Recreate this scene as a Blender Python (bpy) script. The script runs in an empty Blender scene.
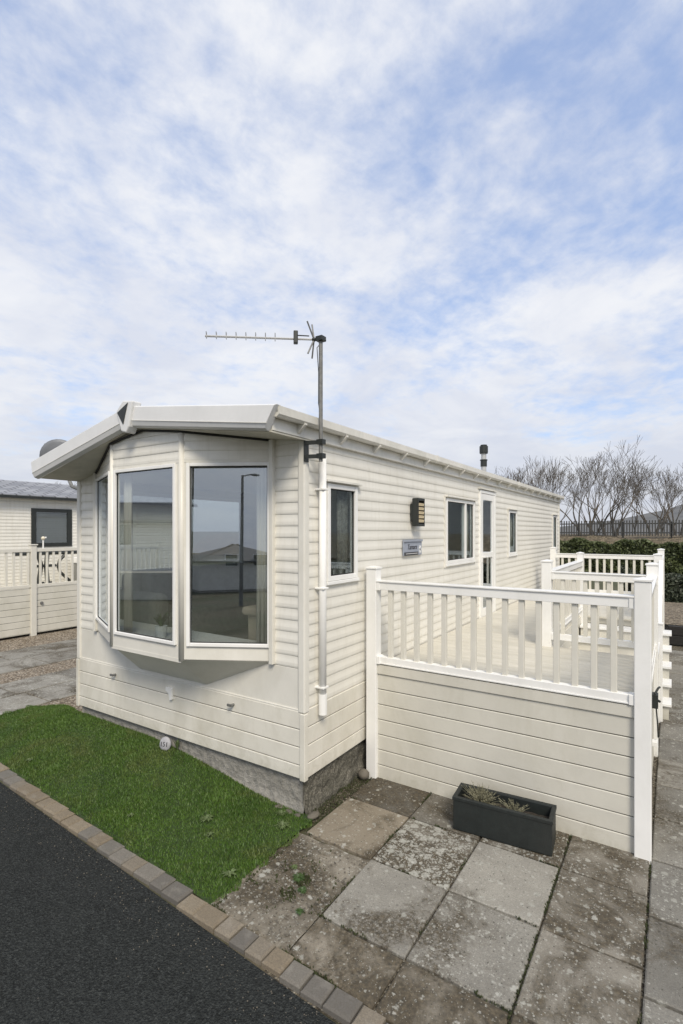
import bpy, bmesh, math, random
import numpy as np
from mathutils import Vector, Matrix
R = math.radians
random.seed(7)
scene = bpy.context.scene
COL = scene.collection

# ------------------------------------------------------------------ camera, sky, sun, exposure
cam_d = bpy.data.cameras.new('camera'); cam = bpy.data.objects.new('camera', cam_d); COL.objects.link(cam)
cam.location = (2.58, -3.39, 2.40)
cam.rotation_euler = (R(90), 0, R(33.05))
cam_d.sensor_fit = 'AUTO'; cam_d.sensor_width = 36.0
cam_d.lens = 508.0 / 1024 * 36
cam_d.shift_y = 19 / 1024.0
cam_d.clip_start = 0.05; cam_d.clip_end = 3000
scene.camera = cam
scene.view_settings.view_transform = 'Standard'
try: scene.view_settings.look = 'None'
except Exception: pass
scene.view_settings.gamma = 1
scene.view_settings.exposure = 0.74

SUN_EL, SUN_AZ = 45, 136          # azimuth clockwise from +Y
world = bpy.data.worlds.new("World"); scene.world = world; world.use_nodes = True
def build_sky():
    nt = world.node_tree; N = nt.nodes; L = nt.links
    N.clear()
    out = N.new('ShaderNodeOutputWorld'); bg = N.new('ShaderNodeBackground')
    sky = N.new('ShaderNodeTexSky'); sky.sky_type = 'NISHITA'; sky.sun_disc = False
    sky.sun_elevation = R(SUN_EL); sky.sun_rotation = R(SUN_AZ)
    sky.air_density = 1.0; sky.dust_density = 0.6; sky.ozone_density = 1.6
    tc = N.new('ShaderNodeTexCoord'); sep = N.new('ShaderNodeSeparateXYZ')
    L.new(tc.outputs['Generated'], sep.inputs[0])
    def m(op, a, b=None, clamp=False):
        n = N.new('ShaderNodeMath'); n.operation = op; n.use_clamp = clamp
        for i, v in enumerate((a, b)):
            if v is None: continue
            if isinstance(v, (int, float)): n.inputs[i].default_value = v
            else: L.new(v, n.inputs[i])
        return n.outputs[0]
    zz = m('MAXIMUM', sep.outputs[2], 0.0)
    den = m('ADD', zz, 0.16)
    cx = m('DIVIDE', sep.outputs[0], den); cy = m('DIVIDE', sep.outputs[1], den)
    comb = N.new('ShaderNodeCombineXYZ'); L.new(cx, comb.inputs[0]); L.new(cy, comb.inputs[1])
    mp = N.new('ShaderNodeMapping'); mp.inputs['Rotation'].default_value = (0, 0, R(20)); mp.inputs['Scale'].default_value = (1.0, 0.88, 1)
    mp.inputs['Location'].default_value = (5.3, 0.4, 0)
    L.new(comb.outputs[0], mp.inputs[0])
    def noise(scale, det, rough, dist, vec=None):
        n = N.new('ShaderNodeTexNoise'); n.inputs['Scale'].default_value = scale; n.inputs['Detail'].default_value = det
        n.inputs['Roughness'].default_value = rough; n.inputs['Distortion'].default_value = dist
        L.new(vec or mp.outputs[0], n.inputs['Vector']); return n.outputs['Fac']
    big = noise(0.95, 4, 0.5, 0.15); mid = noise(3.6, 7, 0.60, 0.25); fine = noise(13, 7, 0.60, 0.2)
    s = m('ADD', m('MULTIPLY', big, 0.95), m('ADD', m('MULTIPLY', mid, 0.62), m('MULTIPLY', fine, 0.36)))
    # more cover towards the horizon
    low = m('POWER', m('SUBTRACT', 1.0, zz, True), 5.0)
    s = m('ADD', s, m('MULTIPLY', low, 0.42))
    ramp = N.new('ShaderNodeMapRange'); ramp.interpolation_type = 'SMOOTHSTEP'
    ramp.inputs[1].default_value = 0.73; ramp.inputs[2].default_value = 1.14
    L.new(s, ramp.inputs[0])
    mask = m('MULTIPLY', m('ADD', m('MULTIPLY', ramp.outputs[0], 0.80), 0.14), 1.0, True)
    # cloud brightness: thin bright tops, slightly greyer thick parts, greyer near the horizon
    shade = noise(2.0, 5, 0.6, 0.4)
    cr = N.new('ShaderNodeValToRGB'); cr.color_ramp.elements[0].position = 0.36; cr.color_ramp.elements[1].position = 0.62
    cr.color_ramp.elements[0].color = (4.5, 4.7, 5.25, 1); cr.color_ramp.elements[1].color = (5.6, 5.65, 5.8, 1)
    L.new(shade, cr.inputs[0])
    greyer = N.new('ShaderNodeMix'); greyer.data_type = 'RGBA'
    L.new(m('MULTIPLY', m('POWER', m('SUBTRACT', 1.0, zz, True), 6.0), 0.9), greyer.inputs[0])
    L.new(cr.outputs[0], greyer.inputs[6]); greyer.inputs[7].default_value = (3.5, 3.65, 4.1, 1)
    # blue part of the sky, Nishita with some brightening veil
    veil = N.new('ShaderNodeMix'); veil.data_type = 'RGBA'; veil.inputs[0].default_value = 0.45
    L.new(sky.outputs[0], veil.inputs[6]); veil.inputs[7].default_value = (2.5, 3.6, 6.3, 1)
    mix = N.new('ShaderNodeMix'); mix.data_type = 'RGBA'
    L.new(mask, mix.inputs[0]); L.new(veil.outputs[2], mix.inputs[6]); L.new(greyer.outputs[2], mix.inputs[7])
    L.new(mix.outputs[2], bg.inputs[0]); bg.inputs[1].default_value = 0.10
    L.new(bg.outputs[0], out.inputs[0])
build_sky()
sun_d = bpy.data.lights.new('sun', 'SUN'); sun_d.energy = 1.9; sun_d.angle = R(20); sun_d.color = (1.0, 0.91, 0.77)
sun = bpy.data.objects.new('sun', sun_d); COL.objects.link(sun)
sd = Vector((math.sin(R(SUN_AZ)) * math.cos(R(SUN_EL)), math.cos(R(SUN_AZ)) * math.cos(R(SUN_EL)), math.sin(R(SUN_EL))))
sun.rotation_euler = sd.to_track_quat('Z', 'Y').to_euler()
sun.location = (10, 5, 20)

# ------------------------------------------------------------------ materials
def newmat(name):
    m = bpy.data.materials.new(name); m.use_nodes = True
    return m, m.node_tree, m.node_tree.nodes['Principled BSDF']
def tex(nt, kind, scale=5, det=4, rough=0.6, dist=0.0, coord='Object', mscale=(1, 1, 1), rot=(0, 0, 0)):
    tc = nt.nodes.new('ShaderNodeTexCoord'); mp = nt.nodes.new('ShaderNodeMapping')
    mp.inputs['Scale'].default_value = mscale; mp.inputs['Rotation'].default_value = rot
    nt.links.new(tc.outputs[coord], mp.inputs[0])
    if kind == 'noise':
        n = nt.nodes.new('ShaderNodeTexNoise'); n.inputs['Detail'].default_value = det
        n.inputs['Roughness'].default_value = rough; n.inputs['Distortion'].default_value = dist
    else:
        n = nt.nodes.new('ShaderNodeTexVoronoi')
    n.inputs['Scale'].default_value = scale
    nt.links.new(mp.outputs[0], n.inputs['Vector'])
    return n
def ramp(nt, fac, stops, interp='LINEAR'):
    r = nt.nodes.new('ShaderNodeValToRGB'); r.color_ramp.interpolation = interp
    e = r.color_ramp.elements
    while len(e) < len(stops): e.new(0.5)
    for i, (p, c) in enumerate(stops):
        e[i].position = p
        e[i].color = (c[0], c[1], c[2], 1) if isinstance(c, (tuple, list)) else (c, c, c, 1)
    nt.links.new(fac, r.inputs[0]); return r.outputs[0]
def mixc(nt, fac, a, b, mode='MIX'):
    n = nt.nodes.new('ShaderNodeMix'); n.data_type = 'RGBA'; n.blend_type = mode
    for i, v in ((0, fac), (6, a), (7, b)):
        if isinstance(v, (int, float)): n.inputs[i].default_value = v
        elif isinstance(v, (tuple, list)): n.inputs[i].default_value = (v[0], v[1], v[2], 1)
        else: nt.links.new(v, n.inputs[i])
    return n.outputs[2]
def mth(nt, op, a, b=None):
    n = nt.nodes.new('ShaderNodeMath'); n.operation = op
    for i, v in enumerate((a, b)):
        if v is None: continue
        if isinstance(v, (int, float)): n.inputs[i].default_value = v
        else: nt.links.new(v, n.inputs[i])
    return n.outputs[0]
def bump(nt, p, h, strength=0.3, dist=0.01):
    b = nt.nodes.new('ShaderNodeBump'); b.inputs['Strength'].default_value = strength; b.inputs['Distance'].default_value = dist
    nt.links.new(h, b.inputs['Height']); nt.links.new(b.outputs[0], p.inputs['Normal'])
def simple(name, col, rough=0.5, metal=0.0, var=0.10, scale=6.0, bmp=0.08, grime=None, gamt=0.35, mscale=(1, 1, 1), splash=None):
    """base colour with cloudy tone variation, optional soft grime patches and a fine bump"""
    m, nt, p = newmat(name)
    n = tex(nt, 'noise', scale, 6, 0.65, 0.3, mscale=mscale)
    lo = tuple(c * (1 - var) for c in col); hi = tuple(min(1, c * (1 + var * 0.6)) for c in col)
    c = ramp(nt, n.outputs['Fac'], [(0.3, lo), (0.7, hi)])
    if grime:
        g = tex(nt, 'noise', 2.3, 8, 0.7, 0.6, mscale=(1, 1, 0.45))
        f = ramp(nt, g.outputs['Fac'], [(0.46, 0.0), (0.78, gamt)])
        c = mixc(nt, f, c, grime)
    if splash:      # splashed dirt and algae in ragged patches close to the ground
        gm_ = nt.nodes.new('ShaderNodeNewGeometry'); sx = nt.nodes.new('ShaderNodeSeparateXYZ'); nt.links.new(gm_.outputs['Position'], sx.inputs[0])
        sn = tex(nt, 'noise', 11, 8, 0.75, 0.5)
        hgt = mth(nt, 'ADD', mth(nt, 'SUBTRACT', splash, sx.outputs[2]), mth(nt, 'MULTIPLY', mth(nt, 'SUBTRACT', sn.outputs['Fac'], 0.5), 0.75))
        c = mixc(nt, ramp(nt, hgt, [(0.0, 0.0), (0.35, 0.55)]), c, (0.30, 0.28, 0.19))
    nt.links.new(c, p.inputs['Base Color'])
    p.inputs['Roughness'].default_value = rough; p.inputs['Metallic'].default_value = metal
    if bmp:
        b = tex(nt, 'noise', 90, 4, 0.6); bump(nt, p, b.outputs['Fac'], bmp, 0.004)
    return m
def siding_mat():
    m, nt, p = newmat('cream_cladding')
    n = tex(nt, 'noise', 1.4, 6, 0.6, 0.4)
    c = ramp(nt, n.outputs['Fac'], [(0.3, (0.685, 0.665, 0.60)), (0.7, (0.76, 0.74, 0.675))])
    st = tex(nt, 'noise', 5, 6, 0.7, 0.2, mscale=(3.0, 3.0, 0.25))      # faint rain streaks
    c = mixc(nt, ramp(nt, st.outputs['Fac'], [(0.5, 0.0), (0.8, 0.32)]), c, (0.43, 0.39, 0.29))
    sp = tex(nt, 'noise', 30, 5, 0.7)
    c = mixc(nt, ramp(nt, sp.outputs['Fac'], [(0.62, 0.0), (0.8, 0.22)]), c, (0.36, 0.35, 0.26))
    # green-grey film low down
    tc = nt.nodes.new('ShaderNodeTexCoord'); sx = nt.nodes.new('ShaderNodeSeparateXYZ'); nt.links.new(tc.outputs['Object'], sx.inputs[0])
    low = ramp(nt, mth(nt, 'ADD', sx.outputs[2], mth(nt, 'MULTIPLY', sp.outputs['Fac'], 0.25)), [(0.0, 0.0), (1.0, 1.0)])
    nt.links.new(c, p.inputs['Base Color'])
    p.inputs['Roughness'].default_value = 0.42
    bump(nt, p, tex(nt, 'noise', 120, 3, 0.5).outputs['Fac'], 0.05, 0.003)
    return m
def glass_mat(name='window_glass', tint=(0.84, 0.865, 0.86), base=0.30):
    m, nt, p = newmat(name); nt.nodes.remove(p)
    out = nt.nodes['Material Output']
    tr = nt.nodes.new('ShaderNodeBsdfTransparent'); tr.inputs[0].default_value = (*tint, 1)
    gl = nt.nodes.new('ShaderNodeBsdfGlossy'); gl.inputs['Roughness'].default_value = 0.0; gl.inputs[0].default_value = (0.86, 0.92, 0.98, 1)
    fr = nt.nodes.new('ShaderNodeFresnel'); fr.inputs[0].default_value = 1.45
    ms = nt.nodes.new('ShaderNodeMixShader'); geo = nt.nodes.new('ShaderNodeNewGeometry')
    nt.links.new(mth(nt, 'MULTIPLY', mth(nt, 'ADD', fr.outputs[0], base), mth(nt, 'SUBTRACT', 1.0, geo.outputs['Backfacing'])), ms.inputs[0])
    nt.links.new(tr.outputs[0], ms.inputs[1]); nt.links.new(gl.outputs[0], ms.inputs[2]); nt.links.new(ms.outputs[0], out.inputs[0])
    return m
M = {}
M['siding'] = siding_mat()
M['smooth'] = simple('smooth_cream_panel', (0.72, 0.70, 0.635), 0.4, var=0.06, scale=2.5, bmp=0.04, grime=(0.42, 0.39, 0.30), gamt=0.35)
M['skirt'] = simple('skirting_board_cream', (0.71, 0.685, 0.61), 0.45, var=0.08, scale=2.0, bmp=0.05, grime=(0.38, 0.35, 0.25), gamt=0.45, splash=0.42)
M['deckpanel'] = simple('deck_cladding_cream', (0.61, 0.59, 0.52), 0.45, var=0.08, scale=2.0, bmp=0.05, grime=(0.36, 0.34, 0.25), gamt=0.40, splash=0.08)
M['baluster'] = simple('baluster_cream', (0.66, 0.64, 0.57), 0.4, var=0.05, bmp=0.03)
M['white'] = simple('white_upvc', (0.83, 0.825, 0.80), 0.32, var=0.05, scale=3, bmp=0.02, grime=(0.52, 0.52, 0.46), gamt=0.30)
M['gutter'] = simple('gutter_white', (0.74, 0.72, 0.66), 0.38, var=0.08, scale=4, bmp=0.02, grime=(0.35, 0.36, 0.28), gamt=0.45)
M['fascia'] = simple('fascia_white', (0.70, 0.70, 0.69), 0.30, var=0.05, scale=3, bmp=0.02, grime=(0.42, 0.42, 0.40), gamt=0.25)
M['soffit'] = simple('soffit_cream', (0.62, 0.59, 0.50), 0.6, var=0.10, bmp=0.04, grime=(0.25, 0.26, 0.18), gamt=0.5)
M['roofmetal'] = simple('roof_sheet', (0.42, 0.42, 0.40), 0.5, var=0.15, bmp=0.05)
M['deckfloor'] = None
M['dark'] = simple('black_painted_metal', (0.028, 0.032, 0.030), 0.45, 0.2, var=0.2, bmp=0.06)
M['rubber'] = simple('black_rubber', (0.02, 0.02, 0.02), 0.7, var=0.2)
M['alu'] = simple('weathered_aluminium', (0.50, 0.50, 0.49), 0.42, 0.4, var=0.2, bmp=0.05)
M['galv'] = simple('weathered_steel_pole', (0.20, 0.20, 0.19), 0.6, 0.3, var=0.35, scale=18, bmp=0.15)
M['grey'] = simple('grey_plastic', (0.18, 0.19, 0.205), 0.5, var=0.12)
M['cream_lamp'] = simple('lamp_louvre', (0.62, 0.52, 0.34), 0.4, var=0.05)
M['glass'] = glass_mat()
M['groove_shade'] = simple('groove_shade_dark', (0.045, 0.042, 0.035), 0.9)  # dark colour standing in for shade between the boards
M['sofa'] = simple('dark_sofa_fabric', (0.22, 0.23, 0.215), 0.85, var=0.25, scale=12, bmp=0.3)
M['carpet'] = simple('carpet', (0.50, 0.47, 0.41), 0.95, var=0.2, scale=25)
M['inwall'] = simple('interior_wall', (0.82, 0.80, 0.75), 0.8, var=0.05)
M['curtain'] = simple('curtain_cloth', (0.66, 0.62, 0.54), 0.85, var=0.08)
M['curtain_d'] = simple('patterned_curtain', (0.34, 0.33, 0.30), 0.85, var=0.5, scale=22)
M['beige'] = simple('beige_upholstery', (0.42, 0.36, 0.28), 0.85, var=0.1)
M['leaf'] = simple('plant_leaf', (0.045, 0.085, 0.02), 0.5, var=0.4, scale=20)
M['weed'] = simple('weed_leaf', (0.10, 0.14, 0.05), 0.6, var=0.4, scale=30)
M['heather'] = simple('dry_heather', (0.21, 0.20, 0.13), 0.8, var=0.5, scale=60)
M['soil'] = simple('potting_soil', (0.035, 0.028, 0.020), 0.95, var=0.5, scale=40, bmp=0.8)
M['ceramic'] = simple('white_ceramic', (0.75, 0.76, 0.76), 0.25, var=0.02)
M['planter'] = simple('dark_planter', (0.014, 0.018, 0.017), 0.55, var=0.3, scale=14, bmp=0.25, grime=(0.05, 0.05, 0.045), gamt=0.3)
M['signface'] = simple('blue_grey_sign_face', (0.30, 0.33, 0.39), 0.4, var=0.1, scale=20)
M['ink'] = simple('sign_ink', (0.03, 0.03, 0.035), 0.5)
M['bark'] = simple('tree_bark', (0.085, 0.073, 0.058), 0.9, var=0.4, scale=8, bmp=0.5)
M['twig'] = simple('twig_bark', (0.125, 0.105, 0.082), 0.9, var=0.3, scale=3)
M['hedge'] = simple('hedge_leaf', (0.085, 0.105, 0.038), 0.6, var=0.7, scale=5)
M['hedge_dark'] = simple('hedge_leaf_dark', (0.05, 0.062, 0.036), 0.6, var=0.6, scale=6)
M['fence'] = simple('dark_fence_paint', (0.06, 0.06, 0.055), 0.7, var=0.3)
M['sleeper'] = simple('tarred_timber', (0.025, 0.023, 0.022), 0.85, var=0.4, scale=9, bmp=0.6, mscale=(1, 6, 6))
M['render'] = simple('cream_render', (0.58, 0.54, 0.45), 0.8, var=0.08)
M['darkroof'] = simple('dark_roof_tile', (0.075, 0.075, 0.08), 0.7, var=0.3, scale=10, bmp=0.4)
M['blind'] = simple('grey_blind', (0.20, 0.205, 0.20), 0.7, var=0.05)
M['solar'] = simple('solar_light_glass', (0.70, 0.64, 0.50), 0.3)
M['pebble'] = simple('pebble_stone', (0.14, 0.125, 0.10), 0.8, var=0.35, scale=9, bmp=0.3)

def deckfloor_mat():
    m, nt, p = newmat('deck_floor_boards')
    n = tex(nt, 'noise', 3, 6, 0.6, 0.3, mscale=(0.5, 4, 1))
    c = ramp(nt, n.outputs['Fac'], [(0.3, (0.50, 0.475, 0.40)), (0.7, (0.64, 0.61, 0.53))])
    nt.links.new(c, p.inputs['Base Color']); p.inputs['Roughness'].default_value = 0.6
    bump(nt, p, tex(nt, 'noise', 60, 3, 0.6).outputs['Fac'], 0.15, 0.004); return m
M['deckfloor'] = deckfloor_mat()
def asphalt_mat():
    m, nt, p = newmat('asphalt')
    v = tex(nt, 'voronoi', 85); n = tex(nt, 'noise', 0.9, 9, 0.7, 0.6); f = tex(nt, 'noise', 70, 5, 0.85)
    c = ramp(nt, f.outputs['Fac'], [(0.38, (0.009, 0.010, 0.010)), (0.52, (0.026, 0.029, 0.028)), (0.64, (0.064, 0.069, 0.066))])
    c = mixc(nt, ramp(nt, n.outputs['Fac'], [(0.42, 0.0), (0.62, 0.55)]), c, (0.034, 0.037, 0.036))
    sp = tex(nt, 'noise', 26, 3, 0.4)
    c = mixc(nt, ramp(nt, sp.outputs['Fac'], [(0.77, 0.0), (0.80, 0.6)]), c, (0.15, 0.14, 0.12))
    nt.links.new(c, p.inputs['Base Color']); p.inputs['Roughness'].default_value = 0.97; p.inputs['Specular IOR Level'].default_value = 0.2
    bump(nt, p, v.outputs['Distance'], 0.9, 0.014); return m
M['asphalt'] = asphalt_mat()
def paving_mat(name='paving_slab'):
    """attribute 'slab': r brightness, g lichen, b moss/dirt"""
    m, nt, p = newmat(name)
    at = nt.nodes.new('ShaderNodeAttribute'); at.attribute_name = 'slab'
    sp = nt.nodes.new('ShaderNodeSeparateColor'); nt.links.new(at.outputs['Color'], sp.inputs[0])
    n = tex(nt, 'noise', 3.5, 8, 0.65, 0.3); f = tex(nt, 'noise', 110, 5, 0.75)
    c = ramp(nt, n.outputs['Fac'], [(0.25, (0.20, 0.188, 0.162)), (0.75, (0.325, 0.31, 0.27))])
    c = mixc(nt, ramp(nt, f.outputs['Fac'], [(0.35, 0.55), (0.65, 0.0)]), c, (0.085, 0.083, 0.076))
    c = mixc(nt, ramp(nt, f.outputs['Fac'], [(0.62, 0.0), (0.74, 0.45)]), c, (0.40, 0.39, 0.36))
    c = mixc(nt, mth(nt, 'SUBTRACT', 1.0, at.outputs['Alpha']), c, (0.235, 0.185, 0.118))
    br = nt.nodes.new('ShaderNodeMix'); br.data_type = 'RGBA'; br.blend_type = 'MULTIPLY'; br.inputs[0].default_value = 1
    nt.links.new(c, br.inputs[6])
    cb = nt.nodes.new('ShaderNodeCombineColor')
    g2 = mth(nt, 'MULTIPLY', sp.outputs[0], 2.0)
    for i in range(3): nt.links.new(g2, cb.inputs[i])
    nt.links.new(cb.outputs[0], br.inputs[7]); c = br.outputs[2]
    # moss / brown dirt
    g = tex(nt, 'noise', 2.0, 9, 0.66, 0.9)
    thr = mth(nt, 'SUBTRACT', mth(nt, 'ADD', g.outputs['Fac'], mth(nt, 'MULTIPLY', sp.outputs[2], 0.42)), 0.62)
    mf = ramp(nt, mth(nt, 'MULTIPLY', thr, 6.0), [(0.0, 0.0), (1.0, 0.88)])
    g3 = tex(nt, 'noise', 34, 6, 0.75)
    mc = ramp(nt, g3.outputs['Fac'], [(0.32, (0.018, 0.016, 0.010)), (0.5, (0.060, 0.047, 0.028)), (0.70, (0.140, 0.112, 0.070))])
    c = mixc(nt, mf, c, mc)
    # older dark growth that ignores the joints
    w1 = tex(nt, 'noise', 1.15, 10, 0.74, 0.7, mscale=(1, 1, 1), rot=(0, 0, R(25)))
    w2 = tex(nt, 'noise', 46, 5, 0.7)
    wf = mth(nt, 'MULTIPLY', ramp(nt, w1.outputs['Fac'], [(0.50, 0.0), (0.60, 0.9)]), ramp(nt, w2.outputs['Fac'], [(0.38, 0.25), (0.55, 1.0)]))
    c = mixc(nt, wf, c, mc)
    # lichen: pale irregular round patches of two sizes
    for sc, off in ((17, 0.41), (38, 0.41), (80, 0.40)):
        v = tex(nt, 'voronoi', sc); wv = tex(nt, 'noise', sc * 2.2, 5, 0.7)
        d = mth(nt, 'ADD', mth(nt, 'MULTIPLY', v.outputs['Distance'], 0.7), mth(nt, 'MULTIPLY', wv.outputs['Fac'], 0.95))
        d = mth(nt, 'SUBTRACT', d, 0.24)
        cs = nt.nodes.new('ShaderNodeSeparateColor'); nt.links.new(v.outputs['Color'], cs.inputs[0])
        d2 = mth(nt, 'ADD', d, mth(nt, 'MULTIPLY', cs.outputs[0], 0.55))
        lf = ramp(nt, mth(nt, 'SUBTRACT', mth(nt, 'ADD', off, mth(nt, 'MULTIPLY', sp.outputs[1], 0.35)), d2), [(0.0, 0.0), (0.10, 0.65)])
        c = mixc(nt, lf, c, ramp(nt, cs.outputs[1], [(0.0, (0.33, 0.33, 0.29)), (1.0, (0.47, 0.465, 0.42))]))
    # dark pits
    v2 = tex(nt, 'noise', 55, 3, 0.5)
    c = mixc(nt, ramp(nt, v2.outputs['Fac'], [(0.64, 0.0), (0.69, 0.8)]), c, (0.05, 0.046, 0.035))
    nt.links.new(c, p.inputs['Base Color']); p.inputs['Roughness'].default_value = 0.9
    bump(nt, p, mth(nt, 'ADD', f.outputs['Fac'], mth(nt, 'MULTIPLY', g3.outputs['Fac'], 0.8)), 0.55, 0.008); return m
M['slab'] = paving_mat()
def kerb_mat():
    m, nt, p = newmat('kerb_sett')
    at = nt.nodes.new('ShaderNodeAttribute'); at.attribute_name = 'slab'
    f = tex(nt, 'noise', 120, 5, 0.7); n = tex(nt, 'noise', 9, 6, 0.65)
    c = mixc(nt, ramp(nt, f.outputs['Fac'], [(0.35, 0.6), (0.65, 0.0)]), at.outputs['Color'], (0.085, 0.075, 0.06))
    c = mixc(nt, ramp(nt, n.outputs['Fac'], [(0.55, 0.0), (0.8, 0.55)]), c, (0.31, 0.29, 0.25))
    nt.links.new(c, p.inputs['Base Color']); p.inputs['Roughness'].default_value = 0.9
    bump(nt, p, f.outputs['Fac'], 0.5, 0.006); return m
M['kerb'] = kerb_mat()
def gravel_mat(name='gravel', lo=(0.10, 0.075, 0.05), mid=(0.27, 0.215, 0.15), hi=(0.45, 0.40, 0.33), sc=38):
    m, nt, p = newmat(name)
    v = tex(nt, 'voronoi', sc); cs = nt.nodes.new('ShaderNodeSeparateColor'); nt.links.new(v.outputs['Color'], cs.inputs[0])
    c = ramp(nt, cs.outputs[0], [(0.0, lo), (0.5, mid), (1.0, hi)])
    c = mixc(nt, ramp(nt, v.outputs['Distance'], [(0.45, 0.0), (0.75, 0.7)]), c, (0.05, 0.04, 0.028))
    n = tex(nt, 'noise', 3, 6, 0.6)
    c = mixc(nt, ramp(nt, n.outputs['Fac'], [(0.5, 0.0), (0.75, 0.5)]), c, (0.13, 0.11, 0.075))
    nt.links.new(c, p.inputs['Base Color']); p.inputs['Roughness'].default_value = 0.9
    inv = mth(nt, 'SUBTRACT', 1.0, v.outputs['Distance']); bump(nt, p, inv, 0.9, 0.02); return m
M['gravel'] = gravel_mat()
M['dirt'] = gravel_mat('stony_dirt', (0.035, 0.028, 0.018), (0.105, 0.088, 0.058), (0.30, 0.27, 0.21), 60)
def plinth_mat(name, a, b, dark, sc):
    m, nt, p = newmat(name)
    n = tex(nt, 'noise', sc, 8, 0.72, 0.4); f = tex(nt, 'noise', 70, 5, 0.7); v = tex(nt, 'voronoi', 17)
    c = ramp(nt, n.outputs['Fac'], [(0.3, a), (0.7, b)])
    c = mixc(nt, ramp(nt, f.outputs['Fac'], [(0.45, dark), (0.62, 0.0)]), c, (0.035, 0.034, 0.024))
    c = mixc(nt, ramp(nt, f.outputs['Fac'], [(0.66, 0.0), (0.76, 0.55)]), c, (0.45, 0.43, 0.37))
    nt.links.new(c, p.inputs['Base Color']); p.inputs['Roughness'].default_value = 0.95
    bump(nt, p, mth(nt, 'ADD', f.outputs['Fac'], v.outputs['Distance']), 0.9, 0.02); return m
M['concrete'] = plinth_mat('plinth_concrete', (0.26, 0.25, 0.22), (0.42, 0.40, 0.36), 0.15, 4)
M['rubble'] = plinth_mat('plinth_rubble', (0.11, 0.105, 0.082), (0.30, 0.28, 0.235), 0.7, 7)
def ground_mat():
    m, nt, p = newmat('rough_ground')
    n = tex(nt, 'noise', 0.25, 8, 0.65, 0.4); f = tex(nt, 'noise', 5, 8, 0.75)
    c = ramp(nt, n.outputs['Fac'], [(0.35, (0.065, 0.075, 0.03)), (0.65, (0.13, 0.11, 0.07))])
    c = mixc(nt, ramp(nt, f.outputs['Fac'], [(0.4, 0.6), (0.6, 0.0)]), c, (0.05, 0.05, 0.025))
    nt.links.new(c, p.inputs['Base Color']); p.inputs['Roughness'].default_value = 0.95
    bump(nt, p, f.outputs['Fac'], 0.8, 0.05); return m
M['ground'] = ground_mat()
M['lawnsoil'] = simple('turf_base', (0.030, 0.055, 0.012), 0.95, var=0.5, scale=30, bmp=0.6)
def grass_mat():
    m, nt, p = newmat('grass_blade')
    n = tex(nt, 'noise', 3.0, 6, 0.65, 0.3); f = tex(nt, 'noise', 45, 3, 0.6)
    c = ramp(nt, n.outputs['Fac'], [(0.32, (0.042, 0.095, 0.010)), (0.68, (0.080, 0.155, 0.018))])
    c = mixc(nt, ramp(nt, f.outputs['Fac'], [(0.5, 0.0), (0.8, 0.7)]), c, (0.15, 0.18, 0.05))
    y_ = tex(nt, 'noise', 1.6, 7, 0.7, 0.8)
    c = mixc(nt, ramp(nt, y_.outputs['Fac'], [(0.50, 0.0), (0.66, 0.6)]), c, (0.115, 0.125, 0.035))
    d_ = tex(nt, 'noise', 9, 6, 0.7, 0.5)
    c = mixc(nt, ramp(nt, d_.outputs['Fac'], [(0.55, 0.0), (0.70, 0.65)]), c, (0.030, 0.060, 0.012))
    nt.links.new(c, p.inputs['Base Color']); p.inputs['Roughness'].default_value = 0.55
    return m
M['grass'] = grass_mat()
def hill_mat():
    m, nt, p = newmat('wooded_hill')
    f = tex(nt, 'noise', 0.09, 8, 0.7)
    c = ramp(nt, f.outputs['Fac'], [(0.35, (0.095, 0.100, 0.105)), (0.65, (0.15, 0.15, 0.145))])  # pale grey-blue tones carry the distance haze in the colour
    nt.links.new(c, p.inputs['Base Color']); p.inputs['Roughness'].default_value = 1; return m
M['hill'] = hill_mat()
def tileroof_mat():
    m, nt, p = newmat('grey_tile_sheet')
    tc = nt.nodes.new('ShaderNodeTexCoord')
    b = nt.nodes.new('ShaderNodeTexBrick'); b.inputs['Scale'].default_value = 1.0
    mp = nt.nodes.new('ShaderNodeMapping'); mp.inputs['Rotation'].default_value = (0, 0, R(90)); nt.links.new(tc.outputs['Object'], mp.inputs[0]); nt.links.new(mp.outputs[0], b.inputs[0])
    b.inputs['Brick Width'].default_value = 0.32; b.inputs['Row Height'].default_value = 0.20; b.inputs['Mortar Size'].default_value = 0.02
    b.inputs['Color1'].default_value = (0.21, 0.22, 0.24, 1); b.inputs['Color2'].default_value = (0.32, 0.33, 0.35, 1); b.inputs['Mortar'].default_value = (0.09, 0.09, 0.10, 1)
    n = tex(nt, 'noise', 14, 5, 0.7)
    c = mixc(nt, ramp(nt, n.outputs['Fac'], [(0.5, 0.0), (0.75, 0.5)]), b.outputs[0], (0.12, 0.12, 0.11))
    nt.links.new(c, p.inputs['Base Color']); p.inputs['Roughness'].default_value = 0.6
    bump(nt, p, b.outputs['Fac'], -0.8, 0.03); return m
M['tiles'] = tileroof_mat()

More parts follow.
